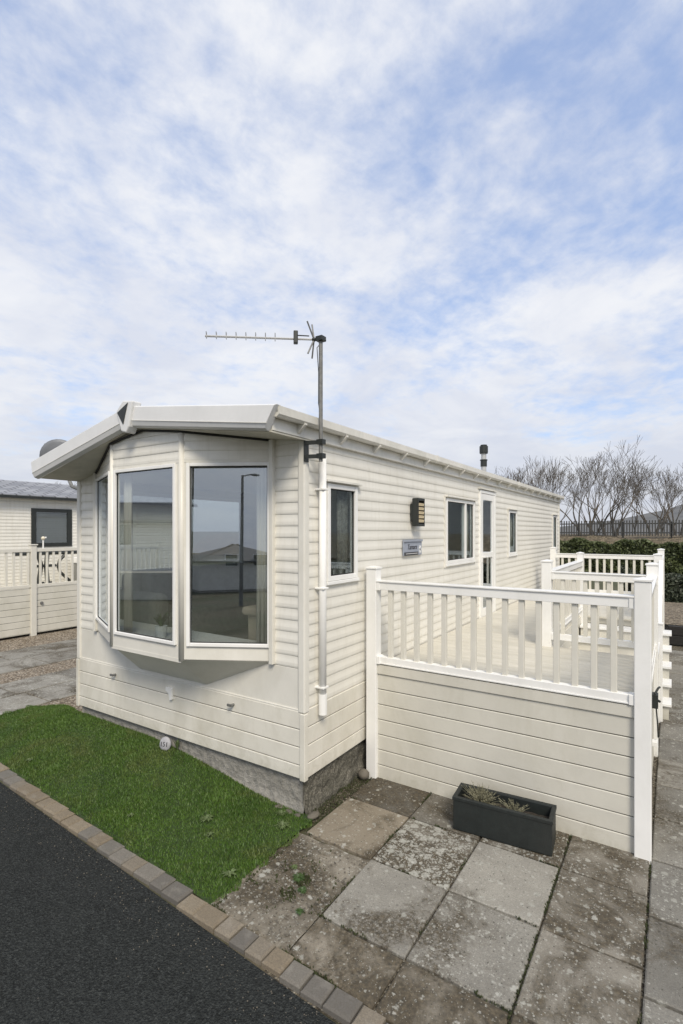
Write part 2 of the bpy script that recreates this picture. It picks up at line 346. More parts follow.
# ------------------------------------------------------------------ mesh helpers
class MB:
    def __init__(s): s.v = []; s.f = []; s.col = None
    def quad(s, *pts):
        i = len(s.v); s.v += [tuple(p) for p in pts]; s.f.append(tuple(range(i, i + len(pts)))); return s
    def box(s, x0, x1, y0, y1, z0, z1):
        i = len(s.v)
        s.v += [(x0, y0, z0), (x1, y0, z0), (x1, y1, z0), (x0, y1, z0), (x0, y0, z1), (x1, y0, z1), (x1, y1, z1), (x0, y1, z1)]
        s.f += [tuple(i + k for k in q) for q in ((0, 3, 2, 1), (4, 5, 6, 7), (0, 1, 5, 4), (1, 2, 6, 5), (2, 3, 7, 6), (3, 0, 4, 7))]
        return s
    def obox(s, o, a, b, c):
        """box from corner o with edge vectors a,b,c"""
        o, a, b, c = map(Vector, (o, a, b, c)); i = len(s.v)
        s.v += [tuple(p) for p in (o, o + a, o + a + b, o + b, o + c, o + a + c, o + a + b + c, o + b + c)]
        s.f += [tuple(i + k for k in q) for q in ((0, 3, 2, 1), (4, 5, 6, 7), (0, 1, 5, 4), (1, 2, 6, 5), (2, 3, 7, 6), (3, 0, 4, 7))]
        return s
    def prism(s, poly, vec):
        """polygon (3-D points) extruded along vec"""
        n = len(poly); i = len(s.v); vec = Vector(vec)
        s.v += [tuple(p) for p in poly] + [tuple(Vector(p) + vec) for p in poly]
        s.f.append(tuple(range(i + n - 1, i - 1, -1))); s.f.append(tuple(range(i + n, i + 2 * n)))
        for k in range(n): s.f.append((i + k, i + (k + 1) % n, i + n + (k + 1) % n, i + n + k))
        return s
    def tube(s, pts, r, n=8, caps=True):
        """tube through pts; r number or list"""
        pts = [Vector(p) for p in pts]; rs = r if isinstance(r, (list, tuple)) else [r] * len(pts)
        base = len(s.v); prev = None
        for k, p in enumerate(pts):
            d = (pts[min(k + 1, len(pts) - 1)] - pts[max(k - 1, 0)]).normalized()
            if prev is None:
                a = d.orthogonal().normalized()
            else:
                a = (prev - d * prev.dot(d)).normalized()
            prev = a; b = d.cross(a)
            for j in range(n):
                t = 2 * math.pi * j / n
                s.v.append(tuple(p + (a * math.cos(t) + b * math.sin(t)) * rs[k]))
        for k in range(len(pts) - 1):
            for j in range(n):
                s.f.append((base + k * n + j, base + k * n + (j + 1) % n, base + (k + 1) * n + (j + 1) % n, base + (k + 1) * n + j))
        if caps:
            s.f.append(tuple(base + j for j in range(n - 1, -1, -1))); s.f.append(tuple(base + (len(pts) - 1) * n + j for j in range(n)))
        return s
    def ball(s, c, rx, ry, rz, n=10, m=7, jit=0.0, rnd=random):
        base = len(s.v)
        for i in range(m + 1):
            th = math.pi * i / m
            for j in range(n):
                ph = 2 * math.pi * j / n; k = 1 + jit * (rnd.random() - .5)
                s.v.append((c[0] + rx * k * math.sin(th) * math.cos(ph), c[1] + ry * k * math.sin(th) * math.sin(ph), c[2] + rz * k * math.cos(th)))
        for i in range(m):
            for j in range(n):
                s.f.append((base + i * n + j, base + (i + 1) * n + j, base + (i + 1) * n + (j + 1) % n, base + i * n + (j + 1) % n))
        return s
    def build(s, name, mat, parent=None, smooth=False, bev=0, loc=None):
        bk = getattr(s, 'backing', None)
        me = bpy.data.meshes.new(name); me.from_pydata(s.v, [], s.f); me.update()
        if s.col is not None:
            at = me.color_attributes.new('slab', 'FLOAT_COLOR', 'POINT')
            at.data.foreach_set('color', np.array(s.col, dtype=np.float32).ravel())
        me.materials.append(mat)
        if smooth:
            for p in me.polygons: p.use_smooth = True
        o = bpy.data.objects.new(name, me); COL.objects.link(o)
        if loc is not None: o.location = loc
        if parent is not None: o.parent = parent
        if bk: bk.build('board_backing', M['groove_shade'], o)
        if bev:
            b = o.modifiers.new('bevel', 'BEVEL'); b.width = bev; b.segments = 2; b.limit_method = 'ANGLE'
        return o
def tag(o, label=None, cat=None, group=None, kind=None):
    if label: o['label'] = label
    if cat: o['category'] = cat
    if group: o['group'] = group
    if kind: o['kind'] = kind
    return o
def empty(name, loc=(0, 0, 0), rz=0, label=None, cat=None, group=None):
    o = bpy.data.objects.new(name, None); COL.objects.link(o); o.location = loc; o.rotation_euler = (0, 0, rz); o.empty_display_size = 0.2
    return tag(o, label, cat, group)
def struct(name, mb, mat, kind='structure', **k):
    o = mb.build(name, mat, **k); o['kind'] = kind; return o
def copy_tree(o, parent=None):
    c = o.copy(); COL.objects.link(c); c.parent = parent
    for ch in list(o.children): copy_tree(ch, c)
    return c
def shift(o, parent):                       # keep world coordinates under a moved empty
    o.matrix_parent_inverse = Matrix.LocRotScale(parent.location, parent.rotation_euler, None).inverted()
    return o
def text_mesh(name, body, size, mat, mtx, parent, depth=0.002, shear=0.0):
    cu = bpy.data.curves.new(name, 'FONT'); cu.body = body; cu.size = size; cu.extrude = depth; cu.align_x = 'CENTER'; cu.align_y = 'CENTER'; cu.shear = shear
    t = bpy.data.objects.new(name + '_tmp', cu); COL.objects.link(t)
    bpy.context.view_layer.update()
    me = bpy.data.meshes.new_from_object(t.evaluated_get(bpy.context.evaluated_depsgraph_get()))
    bpy.data.objects.remove(t)
    me.materials.clear(); me.materials.append(mat); me.transform(mtx)
    o = bpy.data.objects.new(name, me); COL.objects.link(o)
    if parent: o.parent = parent
    return o

def clip(poly, fn):
    out = []
    for i in range(len(poly)):
        a, b = poly[i], poly[(i + 1) % len(poly)]; fa, fb = fn(a), fn(b)
        if fa >= 0: out.append(a)
        if (fa >= 0) != (fb >= 0):
            t = fa / (fa - fb); out.append((a[0] + (b[0] - a[0]) * t, a[1] + (b[1] - a[1]) * t))
    return out
PROF = [(0.0, 0.001), (0.06, 0.0055), (0.18, 0.0075), (0.40, 0.0072), (0.55, 0.0050), (0.70, 0.0028), (0.85, 0.0014), (1.0, 0.001)]
def siding(mb, o, d, n, s0, s1, z0, z1, openings=(), pitch=0.10, top=None, prof=PROF):
    """horizontal clad wall in the plane through o along d (outward normal n), holes for openings (s0,s1,z0,z1), clipped under top(s)=a+b*s"""
    o, d, n = map(Vector, (o, d, n))
    nz = int(math.ceil((z1 - z0) / pitch))
    scuts = sorted({s0, s1} | {q for op in openings for q in op[:2] if s0 < q < s1})
    zcuts = sorted({q for op in openings for q in op[2:]})
    for i in range(nz):
        zb = z0 + i * pitch
        for (pa, oa), (pb, ob) in zip(prof[:-1], prof[1:]):
            za, zc = zb + pa * pitch, zb + pb * pitch
            levels = [za] + [q for q in zcuts if za < q < zc] + [zc]
            for lo, hi in zip(levels[:-1], levels[1:]):
                lo2, hi2 = max(lo, z0), min(hi, z1)
                if hi2 - lo2 < 1e-6: continue
                for sa, sb in zip(scuts[:-1], scuts[1:]):
                    mx, mz = (sa + sb) / 2, (lo2 + hi2) / 2
                    if any(p[0] < mx < p[1] and p[2] < mz < p[3] for p in openings): continue
                    poly = [(sa, lo2), (sb, lo2), (sb, hi2), (sa, hi2)]
                    for tf in (top or ()):
                        poly = clip(poly, lambda q, tf=tf: tf[0] + tf[1] * q[0] - q[1])
                        if len(poly) < 3: break
                    if len(poly) < 3: continue
                    mb.quad(*[o + d * q[0] + n * (oa + (ob - oa) * (q[1] - za) / (zc - za)) + Vector((0, 0, q[1])) for q in poly])
    return mb
def boards(mb, o, d, n, s0, s1, z0, z1, pitch, gap=0.010, th=0.018, top_down=True):
    """smooth boards with a dark V-groove between them"""
    o, d, n = map(Vector, (o, d, n)); U = Vector((0, 0, 1))
    z = z1
    while z > z0 + 1e-4:
        zb = max(z0, z - pitch); h = gap / 2; first = z >= z1 - 1e-6; last = zb <= z0 + 1e-6
        a = zb + (0 if last else h); b = z - (0 if first else h)
        # face with small chamfers, closed solid back to the wall plane
        poly = [(0, a), (th - .001, a), (th, a + .002), (th, b - .005), (th - .005, b), (0, b)]
        pts = [o + d * s0 + n * q[0] + U * q[1] for q in poly]
        mb.prism(pts, d * (s1 - s0))
        z = zb
    # dark-coloured backing paints the shade of the grooves and closes them
    bk = MB(); bk.obox(o + d * s0 - n * 0.012 + U * z0, d * (s1 - s0), n * 0.0115, U * (z1 - z0)); mb.backing = bk
    return mb
def window(parent, o, d, n, s0, s1, z0, z1, fw=0.055, proud=0.028, div=None, mats=None, name='window', hood=False, beads=True, tilt=0.0, sill=True):
    """white frame + pane; div = list of s positions of mullions"""
    mats = mats or (M['white'], M['glass'])
    o, d, n = map(Vector, (o, d, n)); U = Vector((0, 0, 1)); back = 0.035
    m = MB()
    def bar(a, b, c, e, pr=proud):
        m.obox(o + d * a - n * back + U * c, d * (b - a), n * (back + pr), U * (e - c))
    bar(s0, s0 + fw, z0, z1); bar(s1 - fw, s1, z0, z1)
    bar(s0 + fw, s1 - fw, z0, z0 + fw, proud - .002); bar(s0 + fw, s1 - fw, z1 - fw, z1, proud - .002)
    for q in (div or []): bar(q - fw * .55, q + fw * .55, z0 + fw, z1 - fw, proud - .004)
    fr = m.build(name, mats[0], parent, bev=0.004)
    p = MB()
    p.obox(o + d * (s0 + fw * .9) - n * .006 + U * (z0 + fw * .9), d * (s1 - s0 - 1.8 * fw), n * .006, U * (z1 - z0 - 1.8 * fw) - n * tilt)
    p.build('pane', mats[1], fr)
    if beads:
        b = MB(); segs = [s0 + fw] + [q for q in (div or [])] + [s1 - fw]; g = .007
        b.obox(o + d * (s0 + fw) - n * .005 + U * (z0 + fw), d * (s1 - s0 - 2 * fw), n * .010, U * g)
        b.obox(o + d * (s0 + fw) - n * .005 + U * (z1 - fw - g), d * (s1 - s0 - 2 * fw), n * .010, U * g)
        b.obox(o + d * (s0 + fw) - n * .005 + U * (z0 + fw + g), d * g, n * .010, U * (z1 - z0 - 2 * fw - 2 * g))
        b.obox(o + d * (s1 - fw - g) - n * .005 + U * (z0 + fw + g), d * g, n * .010, U * (z1 - z0 - 2 * fw - 2 * g))
        b.build('gasket', M['rubber'], fr)
    sl = MB(); sl.obox(o + d * (s0 - .015) + n * .002 + U * (z0 - .032), d * (s1 - s0 + .03), n * .032, U * .03)
    if sill: sl.build('sill', mats[0], fr, bev=.004)
    if hood:
        h = MB(); h.obox(o + d * (s0 - .04) + n * .010 + U * (z1 + .012), d * (s1 - s0 + .08), n * .045, U * .022)
        h.build('drip_hood', M['gutter'], fr, bev=.003)
    return fr

# ================================================================== SETTING
def gz(x, y):
    z = 0.0
    if y < -8: z -= 0.03 * min(24, -8 - y)
    return z
def grid(xs, ys, zf, mb=None):
    mb = mb or MB(); b = len(mb.v)
    for y in ys:
        for x in xs: mb.v.append((x, y, zf(x, y)))
    n = len(xs)
    for j in range(len(ys) - 1):
        for i in range(n - 1): mb.f.append((b + j * n + i, b + j * n + i + 1, b + (j + 1) * n + i + 1, b + (j + 1) * n + i))
    return mb
GX = [-1500, -600, -250, -120, -60, -40, -25, -15, -8, -3, 0, 3, 8, 15, 25, 40, 60, 120, 250, 600, 1500]
GY = [-1500, -600, -250, -120, -60, -40, -28, -18, -12, -8, -5, 0, 5, 10, 20, 30, 45, 60, 120, 250, 600, 1500]
struct('ground', grid(GX, GY, lambda x, y: gz(x, y) - 0.03), M['ground'])
KA = -math.tan(R(3.3))                      # kerb line runs at a slight angle to the home
def ky(x): return -1.115 + KA * (x - 0.14)     # inner edge of the kerb
def road_z(x, y): return gz(x, y) - 0.022
rd = MB(); b0 = 0
for x in (-90, -40, -20, -10, -5, 0, 5, 10, 20, 40, 90):
    for t in (0, 2.0, 4.5): rd.v.append((x, ky(x) - 0.135 - t, -0.022))
for i in range(10):
    for j in range(2):
        a = i * 3 + j; rd.f.append((a, a + 1, a + 4, a + 3))
struct('road', rd, M['asphalt'])
# kerb setts: flush worn blocks
kb = MB(); kb.col = []
rk = random.Random(3); x = -9.0; prev = 0
sand = [(0.24, 0.195, 0.135), (0.29, 0.24, 0.17), (0.25, 0.215, 0.165)]; greyc = [(0.17, 0.16, 0.14), (0.20, 0.185, 0.16), (0.145, 0.135, 0.12)]
while x < 7.5:
    w = rk.uniform(0.125, 0.205); c = rk.choice(sand) if rk.random() < 0.56 else rk.choice(greyc)
    k = rk.uniform(.85, 1.0); c = tuple(q * k for q in c)
    dz = rk.uniform(-.006, .005); j = rk.uniform(-.008, .008)
    x0, x1 = x + .005, x + w - .005; y0, y1 = ky(x) + j, ky(x) - .128 + j
    zt = 0.012 + dz; i = len(kb.v); e = .012
    kb.v += [(x0, y1, -.05), (x1, y1 , -.05), (x1, y0, -.05), (x0, y0, -.05), (x0, y1, zt - e), (x1, y1, zt - e), (x1, y0, zt - e), (x0, y0, zt - e),
             (x0 + e, y1 + e, zt), (x1 - e, y1 + e, zt), (x1 - e, y0 - e, zt), (x0 + e, y0 - e, zt)]
    kb.f += [tuple(i + q for q in f) for f in ((0, 1, 5, 4), (1, 2, 6, 5), (2, 3, 7, 6), (3, 0, 4, 7), (4, 5, 9, 8), (5, 6, 10, 9), (6, 7, 11, 10), (7, 4, 8, 11), (8, 9, 10, 11))]
    kb.col += [(*c, 1)] * 12
    x += w
struct('kerb', kb, M['kerb'])

def slab(mb, poly, zt, br, li, mo, sa=0.0, th=.06, e=.008):
    """one paving slab from 4 corner points (counter-clockwise), chamfered edge"""
    cx = sum(p[0] for p in poly) / 4; cy = sum(p[1] for p in poly) / 4; i = len(mb.v)
    gap = .005 + random.random() * .004; rot = random.uniform(-.006, .006)
    poly = [(cx + (p[0] - cx) - (p[1] - cy) * rot, cy + (p[1] - cy) + (p[0] - cx) * rot) for p in poly]
    def ins(p, g):
        dx, dy = cx - p[0], cy - p[1]; return (p[0] + math.copysign(g, dx), p[1] + math.copysign(g, dy))
    a = [ins(p, gap) for p in poly]; b = [ins(p, gap + e) for p in poly]
    tz = [zt + random.uniform(-.005, .005) for _ in poly]
    mb.v += [(*p, zt - th) for p in a] + [(*p, tz[k] - e * .7) for k, p in enumerate(a)] + [(*p, tz[k]) for k, p in enumerate(b)]
    for k in range(4):
        q = (k + 1) % 4; mb.f += [(i + k, i + q, i + 4 + q, i + 4 + k), (i + 4 + k, i + 4 + q, i + 8 + q, i + 8 + k)]
    mb.f.append((i + 8, i + 9, i + 10, i + 11))
    mb.col += [(br, li, mo, 1 - sa)] * 12
def rect(x0, x1, y0, y1): return [(x0, y0), (x1, y0), (x1, y1), (x0, y1)]
pv = MB(); pv.col = []
U_ = [.13, .73, 1.32, 1.91, 2.45]; V_ = [-.80, -.15, .50, 1.14]
table = {(0, 1): (.50, .32, .36, .55), (0, 2): (.26, .18, .66, .1), (1, 0): (.56, .28, .10, 0), (1, 1): (.44, .95, .66, .2), (1, 2): (.36, .30, .50, .1),
         (2, 0): (.52, .45, .16, 0), (2, 1): (.66, .36, .06, 0), (2, 2): (.40, .6, .55, .2), (3, 0): (.54, .35, .48, .15), (3, 1): (.54, .38, .50, .15), (3, 2): (.48, .4, .50, .2)}
for (i, j), (br, li, mo, sa) in table.items():
    slab(pv, rect(U_[i], U_[i + 1], V_[j], V_[j + 1]), 0.0, br, li, mo, sa)
for i in range(1, 4):                      # cut row against the kerb
    a, b = U_[i], U_[i + 1]; slab(pv, [(a, ky(a) + .012), (b, ky(b) + .012), (b, -.80), (a, -.80)], -.004, (.60, .50, .48)[i - 1], .2, (.52, .62, .6)[i - 1], (.35, .3, .2)[i - 1])
rp = random.Random(12)
for ci in range(2):                        # path along the outer side of the deck
    x0 = 2.45 + ci * .61; y = -.99
    while y < 8.6:
        slab(pv, rect(x0, x0 + .60, y, y + .65), -.002, rp.uniform(.36, .56), rp.uniform(.1, .5), rp.uniform(.0, .30)); y += .655
for k in range(3): slab(pv, [(2.45 + k * .61, ky(2.45 + k * .61) + .012), (3.05 + k * .61, ky(3.05 + k * .61) + .012), (3.05 + k * .61, -.99), (2.45 + k * .61, -.99)], -.004, .45, .3, .2)
for k in range(15): slab(pv, rect(3.67, 4.27, -.99 + k * .655, -.34 + k * .655), -.002, rp.uniform(.36, .56), rp.uniform(.1, .5), rp.uniform(.0, .3))
struct('paving', pv, M['slab'])
dcol = None
# stony dirt bed at the broken corner, and the ground under the joints
gx_ = [.085 + .0325 * i for i in range(21)]; gy_ = [-1.14 + .04 * i for i in range(26)]
db = grid(gx_, gy_, lambda x, y: -.006 + .007 * math.sin(x * 23 + y * 11) * math.sin(y * 17 - x * 5) - (.03 if y > -.16 else 0) - (.03 if y < ky(x) + .01 else 0))
db.col = []
for y in gy_:
    for x in gx_:
        dm_ = math.hypot((x - .42) / .26, (y + .66) / .34)
        db.col.append((.54 + .05 * math.sin(x * 9 + y * 7), .40, max(.30, min(.9, 1.0 - .40 * dm_)), .70))
struct('broken_concrete', db, M['slab'])
struct('joint_soil', grid([.7, 4.4], [-1.30, 12.0], lambda x, y: -.024), M['dirt'])
struct('under_home_soil', grid([-3.5, 2.46], [0.03, 12.0], lambda x, y: -.027), M['dirt'])
# left: gravel drive with two strips of slabs
struct('gravel', grid([-12.0, -9.0, -6.0, -3.45], [-.72, 3, 8, 14], lambda x, y: -.018), M['gravel'])
pl = MB(); pl.col = []
y = -.60
for k in range(15):
    slab(pl, rect(-5.50, -4.78, y + .1, y + .98), .0, rp.uniform(.42, .62), rp.uniform(.1, .5), rp.uniform(.1, .45))
    slab(pl, rect(-6.25, -5.51, y, y + .88), .0, rp.uniform(.42, .62), rp.uniform(.1, .5), rp.uniform(.1, .45))
    slab(pl, rect(-7.72, -6.90, y + .3, y + 1.18), .0, rp.uniform(.46, .62), rp.uniform(.1, .5), rp.uniform(.1, .35))
    slab(pl, rect(-8.60, -7.73, y, y + .88), .0, rp.uniform(.46, .62), rp.uniform(.1, .5), rp.uniform(.1, .35))
    y += .885
struct('path', pl, M['slab'])

# lawn: a shallow mound rising towards the front wall and the left corner
def sm(t): t = max(0., min(1., t)); return t * t * (3 - 2 * t)
def lawn_z(x, y):
    k = ky(x); t = (y - k) / (0.03 - k) if y < 0.03 else 1.0
    up = 0.02 + .20 * sm(-x / 2.2)
    if x < -3.5: up *= 1 - sm((-3.5 - x) / 1.3)
    return -.006 + up * sm(t) + .006 * math.sin(x * 5.1) * math.sin(y * 7.3)
def lawn_top(x):       # far edge
    if x > -3.38: return 0.035
    return 0.035 + 0.20 * sm((-3.38 - x) / .9) - .10 * sm((-4.4 - x) / .5)
lx = [-7.6 + i * (7.76) / 110 for i in range(111)]
lm = MB()
NJ = 16
def lawn_left(x): return sm((x + 4.86) / .02)
xs_l = [x for x in lx if -4.80 < x < .125]
for x in xs_l:
    for j in range(NJ + 1):
        y0, y1 = ky(x) + .004, lawn_top(x)
        if x > 0.02: y1 = 0.0
        wob = .012 * math.sin(x * 9) ; y = y0 + (y1 - y0) * j / NJ
        lm.v.append((x, y, lawn_z(x, y)))
for i in range(len(xs_l) - 1):
    for j in range(NJ):
        a = i * (NJ + 1) + j; lm.f.append((a, a + NJ + 1, a + NJ + 2, a + 1))
struct('lawn', lm, M['lawnsoil'])
# grass blades
rng = np.random.default_rng(5)
NB = 150000
gx = rng.uniform(-4.86, .17, NB); gy = rng.uniform(-1.2, .26, NB)
V = []; F = []; c = 0
wob = lambda x, y: .018 * math.sin(y * 21 + 2) + .013 * math.sin(y * 47)
for x, y in zip(gx, gy):
    k = ky(x); e = .012 * math.sin(x * 31) + .010 * math.sin(x * 73)
    if y < k + .012 + e or y > (lawn_top(x) if x < 0 else -.03) + .0 : continue
    if x > .118 + wob(x, y) or x < -4.80 + 2 * wob(x, y): continue
    # sparse patch near dry spots
    if math.sin(x * 6.1 + 1) * math.sin(y * 9.7 + .4) + .5 * math.sin(x * 17) * math.sin(y * 23) > 1.1 and rng.random() < .35: continue
    if y < k + .05 and rng.random() < .35: continue
    z = lawn_z(x, y); h = rng.uniform(.009, .023) * (1 + .35 * math.sin(x * 4.3 + 1.1) * math.sin(y * 6.1)); a = rng.uniform(0, 6.283); w = rng.uniform(.0024, .0044)
    dx, dy = math.cos(a) * w, math.sin(a) * w; la = rng.uniform(0, 6.283); ll = rng.uniform(.2, 1.0) * h
    i = len(V); V += [(x - dx, y - dy, z - .002), (x + dx, y + dy, z - .002), (x + math.cos(la) * ll, y + math.sin(la) * ll, z + h)]; F.append((i, i + 1, i + 2))
gm = MB(); gm.v = V; gm.f = F
tag(struct('grass', gm, M['grass'], kind='stuff'), 'short dark green turf in front of the caravan', 'grass')

# hill and bank far behind
def hz(x, y):
    # rises to the right
    t = max(0, (x + 75) / 81); r = max(0, 1 - abs(y - 250) / 120)
    return -.5 + min(30, 13.0 * t ** 1.35) * sm(r) + .7 * math.sin(x * .13) * r * t + .6 * math.sin(x * .41 + y * .1) * r * t
struct('hill', grid([-90 + 6 * i for i in range(60)], [120 + 13 * i for i in range(21)], hz), M['hill'])
struct('bank', grid([-40 + 2 * i for i in range(46)], [32.0, 32.7, 33.5, 34.2, 35.2, 37, 40, 50], lambda x, y: -.02 + 2.05 * sm((y - 32.0) / 3.0) + .15 * math.sin(x * .9 + y)), gravel_mat('dry_bank', (0.05, 0.045, 0.025), (0.14, 0.11, 0.07), (0.22, 0.18, 0.12), 9))
struct('service_road', grid([-30, 30], [25.5, 29.0], lambda x, y: -.015), simple('pale_concrete', (0.30, 0.29, 0.27), 0.9, var=.15))
struct('earth_bed', grid([2.35, 3, 6, 12], [9.55, 11, 13.6], lambda x, y: .40), gravel_mat('bed_earth', (0.07, 0.055, 0.035), (0.20, 0.16, 0.11), (0.32, 0.27, 0.2), 22))

# ================================================================== CARAVAN
W = 3.38; LEN = 11.42
PK, ER, EL = 3.56, 3.335, 3.175               # roof heights: ridge, right eave, left eave
XR, XL, XM = 0.13, -3.43, -1.67
def rtop(x): return PK + (ER - PK) * (x - XM) / (XR - XM) if x >= XM else PK + (EL - PK) * (x - XM) / (XL - XM)
cv = empty('static_caravan', (0, 0, 0), 0, 'cream clad static caravan with angled bay window at its front and a white gutter', 'caravan')
soff_r = (3.345, -.105); # z of soffit underside as function of s measured from XM
def sof(x): return rtop(x) - .20
A_, B_ = (-2.09, -.40), (-1.06, -.40); RA, LA = (-.33, 0.), (-3.00, 0.)
WZ0, WZ1 = 1.385, 3.0
# front wall siding right and left of the bay
def topline(o, d):
    """soffit line as clip functions for a wall along d from o"""
    ox, dx = o[0], d[0]; out = []
    for (xa, za, xb, zb) in ((XM, PK - .20, XR, ER - .20), (XM, PK - .20, XL, EL - .20)):
        m = (zb - za) / (xb - xa); out.append((za + m * (ox - xa) + .004, m * dx))
    return out
fw = MB()
fw2 = MB()
siding(fw, (0, 0, 0), (-1, 0, 0), (0, -1, 0), 0.05, .33, 1.24, 3.4, (), top=topline((0,), (-1,)))
siding(fw2, (0, 0, 0), (-1, 0, 0), (0, -1, 0), 3.00, 3.35, 1.24, 3.4, (), top=topline((0,), (-1,)))
fw.build('front_wall', M['siding'], cv); fw2.build('front_wall', M['siding'], cv)
# smooth panel under the bay
sp_ = MB()
sp_.box(-W, 0.0, -.004, .02, .885, 1.238)
sp_.box(-W, 0.0, -.012, -.0045, .885, .90)
sp_.build('lower_front_panel', M['smooth'], cv, bev=.003)
# bay
facets = [((RA), (B_)), ((B_), (A_)), ((A_), (LA))]
bayw = MB(); bs = MB(); posts = MB()
Uz = Vector((0, 0, 1))
for k, (p, q) in enumerate(facets):
    p3, q3 = Vector((*p, 0)), Vector((*q, 0)); d = (q3 - p3); L_ = d.length; d.normalize(); n = Vector((d.y, -d.x, 0))
    if n.y > 0: n = -n
    siding(bayw, p3, d, n, 0, L_, WZ1 + .02, 3.5, (), pitch=.085, top=topline(p, d))
    bs.obox(p3 - n * .02 + Uz * 1.265, d * L_, n * .024, Uz * (WZ0 - 1.265 - .002))     # panel below the pane
    bs.obox(p3 - n * .02 + Uz * (WZ1 + .003), d * L_, n * .026, Uz * .03)
    mg = .075 if k != 1 else .07
    lo = .022 if k == 0 else .052; hi = .056 if k < 2 else .022
    window(cv, p3, d, n, lo, L_ - hi, WZ0, WZ1, fw=.031, proud=.026, sill=False, name='window', tilt=(.033 if k == 0 else 0.0))
    bs.obox(p3 + n * .0 - n * .02 + Uz * (WZ0 - .002), d * lo, n * .024, Uz * (WZ1 - WZ0 + .004))
    bs.obox(p3 + d * (L_ - hi) - n * .02 + Uz * (WZ0 - .002), d * hi, n * .024, Uz * (WZ1 - WZ0 + .004))
bayw.build('bay_upper_cladding', M['siding'], cv)
bs.build('bay_panel', M['smooth'], cv, bev=.002)
for (x, y), w in ((A_, .030), (B_, .030)):     # rounded corner posts
    MB().tube([(x, y + .012, 1.255), (x, y + .012, sof(x) - .01)], w, 14).build('bay_corner_post', M['smooth'], cv, smooth=True)
for (x, y) in (RA, LA):
    MB().box(x - .022, x + .022, -.045, 0.0, 1.245, sof(x) + .0).build('bay_edge_trim', M['smooth'], cv, bev=.004)
# bay underside
lowA, lowB = (-2.19, -.006, .925), (-1.17, -.006, .925)
a3, b3, r3, l3 = (A_[0], A_[1], 1.262), (B_[0], B_[1], 1.262), (RA[0], -.006, 1.262), (LA[0], -.006, 1.262)
un = MB(); un.quad(a3, b3, lowB, lowA); un.quad(b3, r3, lowB); un.quad(l3, a3, lowA); un.quad(l3, r3, b3, a3)
un.build('bay_underside', M['smooth'], cv)
MB().prism([(a3[0], a3[1] - .006, 1.235), (b3[0], b3[1] - .006, 1.235), (b3[0], b3[1] - .006, 1.27), (a3[0], a3[1] - .006, 1.27)], (0, .02, 0)).build('bay_bottom_trim', M['smooth'], cv)
# side wall (faces +X)
SW = [(.32, .83, 1.95, 2.825), (3.15, 4.32, 1.95, 2.85), (4.58, 5.42, 0.985, 3.06), (6.30, 6.88, 1.95, 2.79), (10.50, 11.02, 1.93, 2.80)]
side = MB(); siding(side, (0, 0, 0), (0, 1, 0), (1, 0, 0), 0.05, LEN - .05, 0.90, 3.20, SW); side.build('side_wall', M['siding'], cv)
lw = MB(); siding(lw, (-W, 0, 0), (0, 1, 0), (-1, 0, 0), 0.05, LEN - .05, 0.90, 3.02, [(.45, 2.75, 1.62, 2.92)]); lw.build('side_wall', M['siding'], cv)
bw = MB(); siding(bw, (0, LEN, 0), (-1, 0, 0), (0, 1, 0), 0.05, W - .05, 0.90, 3.5, (), top=topline((0,), (-1,))); bw.build('rear_wall', M['siding'], cv)
for x, y, zt in ((0, 0, 3.19), (-W, 0, 3.0), (0, LEN, 3.19), (-W, LEN, 3.0)):     # corner trims
    sx = 1 if x == 0 else -1; sy = -1 if y == 0 else 1; m = MB()
    x0, x1 = sorted((x - sx * .052, x + sx * .020)); y0, y1 = sorted((y - sy * .052, y + sy * .020))
    m.box(x0, x1, y0, y1, .875, zt); m.build('corner_trim', M['smooth'], cv, bev=.012)
for i, (a, b, c, d_) in enumerate(SW):
    if i == 2: continue
    window(cv, (0, 0, 0), (0, 1, 0), (1, 0, 0), a, b, c, d_, fw=.044, proud=.026, div=[3.93] if i == 1 else None, hood=True)
    for q in (a - .045, b + .02):
        if i == 0: continue
        MB().box(.004, .020, q, q + .025, c - .05, d_ + .012).build('window_cover_strip', M['gutter'], cv, bev=.003)
window(cv, (-W, 0, 0), (0, 1, 0), (-1, 0, 0), .45, 2.75, 1.62, 2.92, fw=.044, proud=.026)  # left lounge window, added and enlarged to let light into the room
# door
dr = MB(); a, b, c, d_ = SW[2]
dr.box(-.03, .03, a, a + .05, c, d_); dr.box(-.03, .03, b - .05, b, c, d_); dr.box(-.03, .028, a + .05, b - .05, d_ - .05, d_)
dr.build('door_frame', M['white'], cv, bev=.004)
door = MB(); fa, fb = a + .055, b - .055
door.box(-.02, .022, fa, fa + .10, c + .01, d_ - .055); door.box(-.02, .022, fb - .10, fb, c + .01, d_ - .055)
for z0, z1 in ((c + .01, c + .16), (1.96, 2.05), (d_ - .155, d_ - .055)): door.box(-.02, .020, fa + .10, fb - .10, z0, z1)
dm = door.build('door', M['white'], cv, bev=.003)
MB().box(-.004, .002, fa + .09, fb - .09, 2.04, d_ - .145).build('pane', M['glass'], dm)
MB().box(-.004, .002, fa + .09, fb - .09, c + .15, 1.97).build('pane', M['glass'], dm)
hd = MB(); hd.box(.022, .034, fa + .025, fa + .06, 1.90, 2.06); hd.tube([(.034, fa + .04, 1.99), (.075, fa + .04, 1.99), (.078, fa + .15, 1.985)], .010, 8); hd.build('handle', M['white'], dm)
MB().box(.006, .05, a - .04, b + .04, d_ + .01, d_ + .03).build('door_hood', M['gutter'], cv, bev=.003)
MB().box(.006, .09, a - .02, b + .02, c - .04, c - .003).build('door_step_sill', M['alu'], cv, bev=.003)
